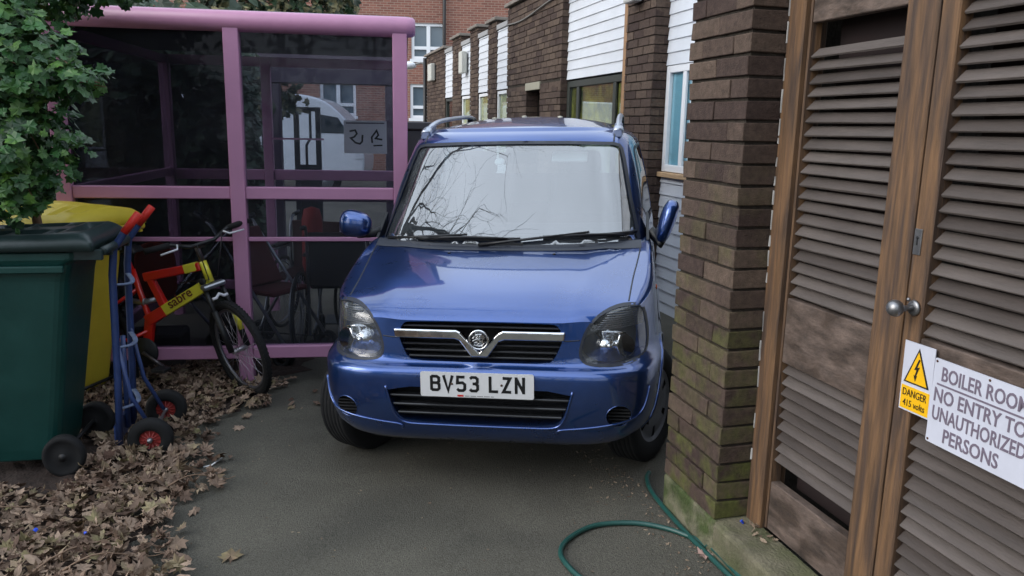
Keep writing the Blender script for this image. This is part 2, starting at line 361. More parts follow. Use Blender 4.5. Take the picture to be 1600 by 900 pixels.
def put_text(txt, size, xs, cx, z, y, m_, parent, name, off=.0, ext=.0006):
    me = text_mesh(txt, size, xs, ext, off)
    x0 = min(v.co.x for v in me.vertices); x1 = max(v.co.x for v in me.vertices); me.materials.append(m_)
    for v in me.vertices: v.co = Vector((v.co.x - (x0 + x1) / 2 + cx, y - v.co.z, z + v.co.y))
    me.flip_normals(); me.name = name
    return link(name, me, parent)
put_text('DANGER', .030, .74, 0, -.056, -.0018, blk, danger, 'lettering'); put_text('415 volts', .027, .82, .0, -.085, -.0018, blk, danger, 'lettering')
s2 = MB(); s2.prism(round_rect(-.158, .158, -.118, .118, .005), 0, .003, 'y')
boil = s2.build('notice_sign', sign_w); boil.matrix_world = Matrix.Translation(Nv * 1.652 + Dv * 1.528 + Vector((0, 0, .905))) @ Matrix.Rotation(TH - math.pi / 2, 4, 'Z')
tag(boil, 'white notice with grey lettering reading boiler room no entry', 'sign')
txm = mat('sign_grey_letters', L(108, 98, 112), .5)
for tx, zz, xs_, cx in (('BOILER ROOM', .062, .76, .003), ('NO ENTRY TO', .002, .80, -.004), ('UNAUTHORIZED', -.049, .70, .0), ('PERSONS', -.102, .80, -.012)):
    put_text(tx, .054, xs_, cx, zz, -.0008, txm, boil, 'lettering', off=.0008)
t = MB(); t.prism([(-.142, .047), (.142, .047), (.142, .052), (-.142, .052)], -.001, 0, 'y'); t.build('underline', txm, boil)
for x, z in ((-.150, .110), (.02, .110), (-.150, -.110)): t = MB(); t.lathe([(.0035, -.0015), (.003, 0)], (x, 0, z), 'y', 10); t.build('screw', mat('rust', L(80, 50, 35), .8), boil)
# ---------- concrete step
st = MB(); n = 40
for i in range(1): pass
prof = [(1.508, -.12), (1.506, .125), (1.512, .138), (1.530, .143), (1.66, .146), (1.66, -.12)]
vs = []; 
for i in range(n + 1):
    y = -1.2 + (2.494 + 1.2) * i / n
    for x, z in prof: vs.append((x + random.uniform(-.003, .003), y, z + random.uniform(-.0015, .0015)))
q = len(prof); st.add(vs, [(i * q + j, (i + 1) * q + j, (i + 1) * q + (j + 1) % q, i * q + (j + 1) % q) for i in range(n) for j in range(q)] + [tuple(range(q)), tuple(n * q + j for j in range(q))])
step = st.build('step', mat('step_concrete', L(112, 106, 88), .95, var=.3, vscale=9, bump=.8, bscale=90, col2=L(82, 84, 56))); step.rotation_euler = (0, 0, TH)
tag(step, 'long mossy concrete step along the foot of the louvred doors', 'step')

# ---------- brown brick school wing with white cladding
wing = empty('school_wing', (0, 0, 0), (0, 0, TH)); tag(wing, 'low brown brick wing with white boarded bays receding behind the car', 'building')
random.seed(11)
piers = [(6.50, 7.10), (8.98, 11.42), (12.05, 12.62), (13.32, 13.95), (14.72, 15.55), (16.35, 18.7)]
bays = [(3.2, 6.50), (7.10, 8.98), (11.42, 12.05), (12.62, 13.32), (13.95, 14.72), (15.55, 16.35)]
FX, BX = 3.0, 3.14
BXS = [3.14, 3.085, 3.022, 3.022, 3.022, 3.022]
topz = {0: 3.10, 1: 3.25, 2: 3.16, 3: 3.2, 4: 3.2, 5: 3.12}
for i, (a0, a1) in enumerate(piers):
    zt = topz[i]; b = MB()
    if i == 1:
        brick_wall(b, 'y', FX, a0, 9.795, 0, 2.07, depth=.16, jit=.002); brick_wall(b, 'y', FX, 10.395, a1, 0, 2.07, depth=.16, jit=.002); brick_wall(b, 'y', FX, a0, a1, 2.175, zt, depth=.16, jit=.002, phase=1); brick_wall(b, 'y', FX, a0, 9.775, 2.07, 2.17, depth=.16); brick_wall(b, 'y', FX, 10.425, a1, 2.07, 2.17, depth=.16)
    else: brick_wall(b, 'y', FX, a0, a1, 0, zt, depth=.16, jit=.002)
    brick_wall(b, 'x', a0 - .0015, FX + .008, FX + .17, 0, zt, bl=.16, depth=.05, jit=.001)
    wl = b.build('wall', brick_m, wing); b = MB()
    if i == 1: b.rng(FX + .014, 3.6, a0 + .01, 9.79, -.1, 3.25); b.rng(FX + .014, 3.6, 10.40, a1 - .01, -.1, 3.25); b.rng(FX + .014, 3.6, 9.79, 10.40, 2.07, 3.25)
    else: b.rng(FX + .014, 3.6, a0 + .01, a1 - .01, -.1, topz[i])
    b.build('core', mortar_m, wl)
    b = MB(); b.rng(FX - .05, 3.7, a0 - .05, a1 + .04, topz[i] + .002, topz[i] + .05); b.build('coping', mat('coping', L(120, 112, 104), .9, var=.2), wl, bevel=.006)
b = MB(); b.rng(3.62, 6, 2.92, 18.6, -.1, 2.7); b.build('inner_wall', dark_in, wing)
b = MB(); b.rng(FX - .012, FX + .1, 9.78, 10.42, 2.075, 2.17); b.build('lintel', mat('lintel', L(150, 146, 130), .8), wing, bevel=.004)
b = MB(); b.rng(3.30, 3.34, 9.79, 10.40, 0, 2.07); b.build('recessed_door', mat('brown_door', L(58, 44, 38), .7, var=.2), wing)
def cladding(a0, a1, z0, z1, x=BX):
    c = MB(); h = .105; z = z0
    while z < z1 - .01:
        t_ = min(h, z1 - z)
        c.add([(x - .014, a0, z), (x - .014, a1, z), (x - .002, a1, z + t_), (x - .002, a0, z + t_), (x + .03, a0, z), (x + .03, a1, z), (x + .03, a1, z + t_), (x + .03, a0, z + t_)],
              [(0, 1, 2, 3), (0, 4, 5, 1), (3, 2, 6, 7), (0, 3, 7, 4), (1, 5, 6, 2)]); z += h
    return c.build('cladding', white_clad, wing)
for i, (a0, a1) in enumerate(bays):
    cladding(a0 + .003, a1 - .003, 2.15, 3.02 if i != 1 else 3.12, x=BXS[i])
    b = MB(); b.rng(BXS[i] - .03, BX + .1, a0 + .002, a1 - .002, 3.022 if i != 1 else 3.122, 3.09 if i != 1 else 3.19); b.build('fascia', mat('grey_trim', L(150, 150, 150), .7), wing)
    if i != 0: cladding(a0 + .003, a1 - .003, .0, 1.05, x=BXS[i])
cladding(3.2, 6.497, .0, 1.20)
b = MB(); b.rng(BX - .05, BX + .08, 3.2, 6.497, 1.203, 1.245); b.build('sill', mat('tan_sill', L(176, 146, 112), .7, var=.15), wing, bevel=.004)
# windows
wg = glass('window_glass', (.85, .9, .9), .05, 0, .55); wblue = mat('blue_blind', L(150, 200, 222), .7)
def window(a0, a1, z0, z1, mull, fr=white_pvc, fw=.06, gl=None, blind=None, label=None, BX=3.14):
    f = MB(); x0, x1 = BX - .01, BX + .05
    for s, e in ((a0, a0 + fw), (a1 - fw, a1)): f.rng(x0, x1, s, e, z0, z1)
    f.rng(x0 + .001, x1, a0 + fw, a1 - fw, z0, z0 + fw); f.rng(x0 + .001, x1, a0 + fw, a1 - fw, z1 - fw, z1)
    for mm_ in mull: f.rng(x0 + .003, x1 - .032, mm_ - fw / 2, mm_ + fw / 2, z0 + fw, z1 - fw)
    o = f.build('window', fr, wing, bevel=.004)
    if label: o['label'] = label
    p = MB(); p.rng(x1 - .03, x1 - .026, a0 + fw, a1 - fw, z0 + fw, z1 - fw); p.build('pane', gl or wg, o)
    if blind:
        p = MB(); p.rng(x1 - .022, x1 - .018, a0 + fw * 1.02, a1 - fw * 1.02, z0 + fw * 1.02, z1 - fw * 1.02); p.build('blind', blind, o)
    return o
window(5.2, 6.49, 1.25, 2.145, [6.0, 6.16], blind=wblue, label='white framed window with pale blue blind')
cur = mat('yellow_curtain', L(205, 190, 120), .8, var=.15, vscale=5); dkf = mat('dark_frame', L(52, 56, 52), .5)
olive = mat('olive_room', L(168, 156, 60), .9, var=.8, vscale=3.5, col2=L(50, 56, 28))
window(7.11, 8.97, 1.08, 2.13, [7.55, 8.62], fr=dkf, fw=.07, blind=olive, BX=3.09, label='dark framed window with yellowish green view')
for i in (2, 3, 4, 5): window(bays[i][0] + .01, bays[i][1] - .01, 1.08, 2.13, [], fr=white_pvc if i != 5 else dkf, fw=.05, blind=cur if i != 5 else None, BX=3.03)
b = MB(); b.rng(BX - .13, BX - .02, 7.12, 7.19, 0, 3.2); b.build('timber_post', mat('tan_timber', L(150, 116, 84), .7, var=.15), wing)
b = MB(); pts = []
for i in range(20):
    t_ = i / 19; pts.append((FX - .02, 11.4 - t_ * 4.3, 3.02 - .08 * math.sin(t_ * math.pi * 3) * .4 + .12 * t_ ** 2))
b.tube(pts, .010, 6); b.build('cable', mat('grey_cable', L(110, 108, 104), .6), wing)
b = MB(); b.tube([(BX - .03, 15.65, 2.98), (BX - .06, 15.62, 2.9), (BX - .06, 15.6, 2.5)], .03, 8); b.build('downpipe', mat('dark_pipe', L(40, 38, 38), .5), wing); b = MB(); b.tube([(FX - .04, 18.66, 0), (FX - .04, 18.66, 3.1)], .04, 8); b.build('downpipe', mat('dark_pipe', L(40, 38, 38), .5), wing)
# signal marks on one bay
b = MB()
for i in range(4): b.rng(BX - .02, BX - .015, 12.85, 13.0, 2.62 + i * .06, 2.65 + i * .06)
b.build('dark_marking', black_pl, wing)
def wall_light(a, z, x, s, lab):
    o = empty('wall_light', tuple(Nv * x + Dv * a + Vector((0, 0, z))), (0, 0, TH)); tag(o, lab, 'light', 'wall lights on the brown brick wing')
    q = MB(); q.rng(-.02, 0, -s[0] * .4, s[0] * .4, -s[1] * .4, s[1] * .4); q.build('back_plate', mat('grey_plate', L(120, 120, 118), .6), o)
    q = MB(); q.rng(-.12, -.02, -s[0] / 2, s[0] / 2, -s[1] / 2, s[1] / 2); q.build('lamp_cover', mat('lamp_cover', L(196, 196, 188), .4), o, bevel=.02, seg=2)
wall_light(17.6, 2.72, FX, (.42, .36), 'pale box light on the far end of the brick wing')
wall_light(14.25, 2.70, 3.0, (.26, .38), 'pale box light on a white boarded bay')
wall_light(6.84, 2.80, FX, (.22, .20), 'pale box light at the top of the nearest slim brick pier')
fl = empty('floodlight', tuple(Nv * 2.86 + Dv * 18.9 + Vector((0, 0, 2.95))), (0, 0, TH)); tag(fl, 'small pale floodlight on a bracket at the far corner of the wing', 'light')
q = MB(); q.ell((-.22, .1, 0), (.18, .12, .09), n=12); q.build('lamp_head', white_pvc, fl); q = MB(); q.tube([(.2, -.1, -.02), (.05, 0, .06), (-.12, .08, .02)], .025, 6); q.build('bracket', mat('grey_plate', (.2, .2, .2)), fl)

# ---------- far red brick building
rb = bpy.data.materials.new('red_brick_far'); rb.use_nodes = True; MATS['red_brick_far'] = rb
n_, l_ = rb.node_tree.nodes, rb.node_tree.links; bt = n_.new('ShaderNodeTexBrick'); tcn = n_.new('ShaderNodeTexCoord'); mp = n_.new('ShaderNodeMapping'); mp.inputs['Rotation'].default_value = (R(90), 0, 0)
bt.inputs['Color1'].default_value = (*L(140, 92, 78), 1); bt.inputs['Color2'].default_value = (*L(116, 74, 64), 1); bt.inputs['Mortar'].default_value = (*L(150, 132, 118), 1)
bt.inputs['Scale'].default_value = 1; bt.inputs['Brick Width'].default_value = .225; bt.inputs['Row Height'].default_value = .075; bt.inputs['Mortar Size'].default_value = .008
l_.new(tcn.outputs['Object'], mp.inputs[0]); l_.new(mp.outputs[0], bt.inputs['Vector']); l_.new(bt.outputs[0], n_['Principled BSDF'].inputs['Base Color']); n_['Principled BSDF'].inputs['Roughness'].default_value = .9
red = empty('red_brick_building', (-4, 27, 0), (0, 0, R(4))); tag(red, 'tall red brick building with white windows far behind the shelter', 'building')
wins = [(.55, 1.65, 3.72, 4.86), (.50, 1.62, 1.82, 2.92), (-2.45, -1.28, 1.85, 2.95), (-5.5, -4.3, 1.85, 2.95), (3.35, 4.5, 3.72, 4.86), (-2.45, -1.28, 3.72, 4.86), (3.35, 4.5, 1.82, 2.92)]
b = MB(); b.rng(-16, 22, .25, 8, -.3, 9.5)
xe = sorted(set([-16, 22] + [w_[0] for w_ in wins] + [w_[1] for w_ in wins]))
for x0, x1 in zip(xe, xe[1:]):
    z = -.3
    for a0, a1, z0, z1 in sorted([w_ for w_ in wins if w_[0] <= x0 + 1e-6 and w_[1] >= x1 - 1e-6], key=lambda q: q[2]):
        b.rng(x0, x1, 0, .25, z, z0); z = z1
    b.rng(x0, x1, 0, .25, z, 9.5)
b.build('wall', rb, red)
b = MB(); b.rng(-16.3, 22.3, -.3, 8.3, 9.51, 9.8); b.build('roof', mat('roof_felt', (.1, .1, .1)), red)
for a0, a1, z0, z1 in wins:
    f = MB(); fw = .09; f.rng(a0, a0 + fw, .05, .14, z0, z1); f.rng(a1 - fw, a1, .05, .14, z0, z1); cx = (a0 + a1) / 2; f.rng(cx - .06, cx + .06, .05, .14, z0, z1)
    f.rng(a0, a1, .052, .138, z0, z0 + fw); f.rng(a0, a1, .052, .138, z1 - fw, z1); zt = z0 + .36; f.rng(a0, a1, .052, .138, zt - .05, zt + .05)
    o = f.build('window', white_pvc, red, fix=False); p = MB(); p.rng(a0 + .02, a1 - .02, .15, .17, z0 + .02, z1 - .02); p.build('pane', mat('far_pane', L(92, 106, 116), .12, spec=.9), o)
    s_ = MB(); s_.rng(a0 - .05, a1 + .05, -.06, .04, z0 - .1, z0 - .002); s_.build('sill', white_pvc, o)
b = MB(); b.tube([(1.62, -.1, 0), (1.62, -.1, 9.3)], .055, 8); b.build('downpipe', mat('dark_pipe', (.03, .03, .03)), red)

# ---------- white van in the car park
van = empty('white_van', (-3.75, 20, -.14), (0, 0, R(3))); tag(van, 'white high roofed van parked far behind the shelter', 'van')
vp = smooth_poly([(0, .5), (.02, 1.0), (-.1, 1.35), (-.35, 1.75), (-.7, 2.12), (-1.05, 2.34), (-1.7, 2.46), (-5.6, 2.46), (-5.75, 2.3), (-5.8, .5), (-5.6, .4), (-.2, .38)], 2)
b = MB(); b.prism(vp, 0, 1.9, 'y'); b.build('body', mat('van_white', L(218, 222, 226), .25, coat=.5), van, bevel=.05, seg=3)
b = MB(); b.prism([(-.38, 1.5), (-.62, 1.88), (-1.05, 1.95), (-1.15, 1.5)], -.012, .0, 'y'); b.build('side_window', mat('van_glass', L(40, 50, 56), .1), van)
for x in (-.95, -4.5):
    b = MB(); b.lathe([(.0, -.03), (.2, -.03), (.33, -.02), (.35, .04), (.35, .2)], (x, .04, .33), 'y', 24); o = b.build('wheel', rubber, van); b = MB(); b.lathe([(.0, -.045), (.19, -.04), (.2, -.02)], (x, .04, .33), 'y', 20); b.build('hub', silver, o)
b = MB(); b.box((-.12, -.01, .98), (.2, .03, .2)); b.build('headlight', mat('van_lamp', (.6, .62, .65), .1), van)

# ---------- pink framed shelter
pink = mat('pink_paint', L(180, 128, 160), .42, var=.06, vscale=5, bump=.05, bscale=200)
sh = empty('cycle_shelter', (-1.68, 4.97, 0), (0, 0, R(8))); tag(sh, 'pink framed glazed shelter behind the bins and the bicycle', 'shelter')
SD = 2.25
def post(x, y, w_=.09, z1=2.16): q = MB(); q.rng(x - w_ / 2, x + w_ / 2, y - w_ / 2, y + w_ / 2, -.14, z1); return q.build('post', pink, sh, bevel=.006, seg=2)
for x in (-1.045, -.035, .965): post(x, 0)
for x in (-1.045, -.2, .965): post(x, SD, .08)
q = MB(); q.tube([(-1.5, 0, 2.195), (1.0, 0, 2.195), (1.045, 0, 2.195), (1.06, 0, 2.195)], [.062, .062, .058, .045], 20); q.build('front_beam', pink, sh)
for x0, x1 in ((-1.0, -.08), (.01, .92)):
    q = MB(); q.rng(x0 + .001, x1 - .001, -.035, .035, 1.135, 1.21); q.build('rail', pink, sh, bevel=.005)
    q = MB(); q.rng(x0 + .001, x1 - .001, -.018, .018, .868, .893); q.build('rail', pink, sh, bevel=.003)
    q = MB(); q.rng(x0 + .001, x1 - .001, -.035, .035, .105, .185); q.build('rail', pink, sh, bevel=.005)
    pg_ = glass('shelter_glazing', (.78, .80, .84), .006, .02, .3, dirt=.06, dcol=(.15, .16, .18)); pgd_ = glass('shade_tint_glazing', (.42, .43, .47), .006, .02, .3, dirt=.06, dcol=(.13, .13, .15))  # left bay copy: dim background is put into the darker pane tint
    for z0, z1 in ((1.212, 2.15), (.895, 1.133), (.187, .866)):
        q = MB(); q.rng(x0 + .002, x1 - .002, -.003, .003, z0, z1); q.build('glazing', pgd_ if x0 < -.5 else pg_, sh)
for x0, x1 in ((-1.0, -.24), (-.16, .92)):
    q = MB()
    for z0, z1 in ((2.08, 2.16), (1.10, 1.19), (.105, .185)): q.rng(x0 + .001, x1 - .001, SD - .03, SD + .03, z0, z1)
    q.build('back_rail', pink, sh, bevel=.005)
    q = MB(); q.rng(x0 + .002, x1 - .002, SD - .003, SD + .003, 1.192, 2.078); q.rng(x0 + .002, x1 - .002, SD - .003, SD + .003, .187, 1.098); q.build('glazing', pg_, sh)
for x in (-1.045, .965):
    q = MB()
    for z0, z1 in ((2.085, 2.155), (1.135, 1.2), (.105, .185)): q.rng(x - .03, x + .03, .046, SD - .041, z0, z1)
    q.build('side_rail', pink, sh, bevel=.005)
    q = MB(); q.rng(x - .003, x + .003, .047, SD - .042, 1.202, 2.083); q.rng(x - .003, x + .003, .047, SD - .042, .187, 1.133); q.build('glazing', pg_, sh)
q = MB(); pts = [(.03 + (SD + .05) * i / 14, 2.215 + .16 * math.sin(math.pi * i / 14) ** .8) for i in range(15)]
q.prism(pts + [(a, b_ - .018) for a, b_ in reversed(pts)], -1.5, 1.03, 'x'); q.build('roof', mat('shelter_roof', L(36, 33, 38), .6, var=.2), sh)
q = MB(); q.rng(-.155, .30, SD - .2, SD - .19, 1.46, 1.475); o = q.build('ledge', pink, sh)
# notice inside the far glazing
no = empty('notice', (0, 0, 0)); no.matrix_world = Matrix.Translation((-1.68, 4.97, 0)) @ Matrix.Rotation(R(8), 4, 'Z') @ Matrix.Translation((.65, SD - .02, 1.49))
tag(no, 'pale paper notice with two dark hand drawn marks on the far glazing', 'notice')
q = MB(); q.rng(-.19, .19, -.002, 0, -.145, .145); q.build('paper', mat('notice_paper', L(238, 236, 238), .8, var=.06), no)
fnn = lambda u, v, h: (u, -.0025 - h, v)
q = MB(); q.ribbon([(-.14, .05), (-.09, .06), (-.075, .03), (-.10, .0), (-.13, -.01), (-.09, -.05), (-.05, -.06), (-.03, -.04), (-.025, .02)], .016, fnn)
q.build('handwriting', blk, no)
q = MB(); q.ribbon([(.06, -.05), (.055, .0), (.10, .06), (.115, .02), (.09, -.01), (.15, -.02)], .015, fnn); q.ribbon([(.07, -.075), (.15, -.07)], .012, fnn); q.build('handwriting', blk, no)
q = MB(); q.ribbon([(-.17, .122), (.17, .125)], .012, fnn); q.build('heading', mat('grey_ink', L(110, 105, 115), .8), no)

# ---------- things kept in the shelter
metalm = silver; red_p = mat('red_fabric', L(128, 24, 24), .7, var=.15, vscale=15)
def torus(mb, c, R_, r, axis='x', n=40, k=8, rot=None, a0=0, a1=360):
    pts = []
    for i in range(n + (0 if a1 - a0 == 360 else 1)):
        t = R(a0 + (a1 - a0) * i / n); p = {'x': Vector((0, R_ * math.cos(t), R_ * math.sin(t))), 'y': Vector((R_ * math.cos(t), 0, R_ * math.sin(t))), 'z': Vector((R_ * math.cos(t), R_ * math.sin(t), 0))}[axis]
        if rot is not None: p = rot @ p
        pts.append(p + Vector(c))
    mb.tube(pts, r, k, closed=(a1 - a0 == 360)); return mb
def wheelchair(loc, rz, label, seatc):
    o = empty('wheelchair', loc, (0, 0, rz)); tag(o, label, 'wheelchair')
    for s in (-1, 1):
        q = MB(); q.tube([(s * .22, -.14, .95), (s * .22, -.02, .93), (s * .22, .02, .85), (s * .22, .04, .12)], .012, 8); q.tube([(s * .22, .02, .5), (s * .22, .42, .5), (s * .22, .52, .2), (s * .22, .6, .12)], .011, 8)
        q.tube([(s * .22, .03, .70), (s * .22, .35, .70), (s * .22, .38, .5)], .011, 8); q.build('side_frame', metalm, o)
        q = MB(); torus(q, (s * .29, .05, .30), .29, .014); ww = q.build('wheel', rubber, o)
        q = MB()
        for i in range(12): t = math.pi * i / 12; q.tube([(s * .285, .05 + .28 * math.cos(t), .3 + .28 * math.sin(t)), (s * .285, .05 - .28 * math.cos(t), .3 - .28 * math.sin(t))], .0016, 4)
        torus(q, (s * .315, .05, .30), .26, .007); q.build('hand_rim', metalm, ww)
        q = MB(); torus(q, (s * .21, .48, .09), .07, .018, n=20); q.build('castor', rubber, o)
        q = MB(); q.tube([(s * .22, -.15, .952), (s * .22, -.05, .94)], .018, 8); q.build('handgrip', black_pl, o)
        q = MB(); q.rng(s * .235 - .03, s * .235 + .03, .06, .32, .71, .735); q.build('armrest', black_pl, o, bevel=.008)
    q = MB(); q.rng(-.205, .205, .0, .015, .5, .9, jit=.006); q.build('backrest', seatc, o, bevel=.005)
    q = MB(); q.rng(-.205, .205, .02, .43, .48, .51, jit=.006); q.build('seat', seatc, o, bevel=.01)
    for s in (-1, 1):
        q = MB(); q.box((s * .11, .62, .1), (.17, .15, .012), rot=Matrix.Rotation(R(15), 3, 'X')); q.build('footplate', black_pl, o)
    return o
blkf = mat('black_fabric', L(24, 24, 28), .8)
wheelchair((-1.28, 5.72, gz(-1.3)), R(4), 'black folding wheelchair stored nearest the car side of the shelter', blkf)
wheelchair((-1.62, 6.50, gz(-1.6)), R(170), 'dark wheelchair with maroon seat stored at the back of the shelter', mat('maroon_fabric', L(52, 18, 20), .8))
def buggy(loc, rz, label, fab):
    o = empty('pushchair', loc, (0, 0, rz)); tag(o, label, 'pushchair')
    for s in (-1, 1):
        q = MB(); q.tube([(s * .2, -.42, 1.02), (s * .2, -.30, .95), (s * .21, .38, .16)], .013, 8); q.tube([(s * .2, .05, .55), (s * .22, -.28, .12)], .012, 8); q.build('frame', metalm, o)
        for y in (.38, -.28):
            q = MB(); torus(q, (s * .23 + .018, y, .085), .068, .016, n=20); torus(q, (s * .23 - .025, y, .085), .068, .016, n=20); q.lathe([(.03, -.03), (.03, .03)], (s * .23, y, .085), 'x', 12); q.build('wheel', rubber, o)
        q = MB(); q.tube([(s * .2, -.46, 1.03), (s * .2, -.34, .985)], .02, 8); q.build('handle', black_pl, o)
    q = MB(); q.box((0, .1, .5), (.36, .32, .03), jit=.01); q.box((0, -.12, .72), (.36, .03, .46), rot=Matrix.Rotation(R(28), 3, 'X'), jit=.01); q.build('seat', fab, o, bevel=.01)
    return o
buggy((-1.83, 5.75, gz(-1.8)), R(-118), 'red seated pushchair with silver handles behind the middle shelter post', mat('dark_red_fabric', L(84, 24, 26), .8))
buggy((-2.33, 5.62, gz(-2.3)), R(105), 'dark pushchair with silver tubes behind the bicycle saddle end', blkf)
# orange-red moulded seat shell leaning inside the glazing
q = MB(); out = smooth_poly([(-.17, 0), (.17, 0), (.19, .3), (.16, .52), (0, .58), (-.16, .52), (-.19, .3)], 2); q.prism(out, -.015, .015, 'y')
o = q.build('seat_shell', mat('orange_plastic', L(190, 70, 40), .45), bevel=.012, seg=2); o.scale = (.72, 1, .72); o.location = (-2.40, 5.24, .40); o.rotation_euler = (R(-8), 0, R(20)); tag(o, 'orange red moulded plastic shell leaning against the glazing', 'seat shell')
q = MB(); q.rng(-.2, .2, -.15, .15, 0, .30); bx_ = q.build('storage_crate', mat('grey_crate', L(70, 66, 64), .7), bevel=.02); bx_.location = (-2.44, 5.26, gz(-2.4)); bx_.rotation_euler = (0, 0, R(12)); tag(bx_, 'dark grey crate on the shelter floor under the orange shell', 'crate')
# red bag and grey hoop at the back
q = MB(); q.lathe([(.0, 0), (.07, .0), (.085, .06), (.08, .42), (.06, .5), (0, .52)], (0, 0, 0), 'z', 18); o = q.build('red_bag', red_p); o.location = (-1.56, 6.35, .80); tag(o, 'tall red bag standing on the wheelchair seat at the back', 'bag')
o.location = (-1.60, 6.28, .52 + gz(-1.6))
# dark panel-like bin outside behind shelter right post
kb = empty('grey_cabinet', (-1.02, 8.1, gz(-1)), (0, 0, R(10))); tag(kb, 'tall dark cabinet just right of the shelter end post', 'cabinet')
q = MB(); q.rng(-.17, .17, 0, .3, 0, 1.62); q.build('body', mat('cabinet_grey', L(48, 46, 52), .6, var=.15), kb, bevel=.01); q = MB(); q.rng(-.19, .19, -.02, .32, 1.622, 1.70); q.build('cap', mat('cabinet_cap', L(60, 58, 64), .6), kb, bevel=.01)
q = MB(); q.rng(.10, .13, -.012, 0, .9, 1.3); q.build('hinge', black_pl, kb)
# dark gate panel seen through both glazings
gt = empty('dark_gate', (-2.78, 11.4, gz(-2.5)), (0, 0, R(6))); tag(gt, 'dark framed gate seen through the shelter in front of the van', 'gate')
q = MB()
for x in (-.30, 0): q.rng(x - .035, x + .035, 0, .06, 0, 1.93)
for z in (.3, 1.1, 1.9): q.rng(-.264, -.036, .01, .05, z - .03, z + .03)
q.build('frame', mat('gate_grey', L(52, 54, 60), .5), gt)
q = MB(); q.rng(-.263, -.037, .02, .03, .331, 1.069); q.build('panel', mat('gate_panel', L(44, 46, 50), .6), gt)
q = MB(); q.tube([(-.17, .03, 1.13), (-.17, .03, 1.4), (-.11, .03, 1.5), (-.11, .03, 1.87)], .02, 6); q.build('brace', mat('gate_grey', (.1, .1, .1)), gt)

cp_ = empty('canopy_frame', (-3.02, 10.0, gz(-3)), (0, 0, R(6))); tag(cp_, 'dark frame of a second shelter standing between the pink shelter and the van', 'shelter frame')
dpm = mat('dark_plum_paint', L(74, 62, 76), .5, var=.1)
for x in (0, 1.52):
    q = MB(); q.rng(x - .12, x + .12, 0, .12, 0, 2.2); q.build('post', dpm, cp_, bevel=.01)
q = MB(); q.rng(-.14, 1.66, -.02, .14, 2.202, 2.55); q.build('beam', dpm, cp_, bevel=.01)
q = MB(); q.rng(.121, 1.399, .04, .08, .75, .84); q.build('rail', dpm, cp_)

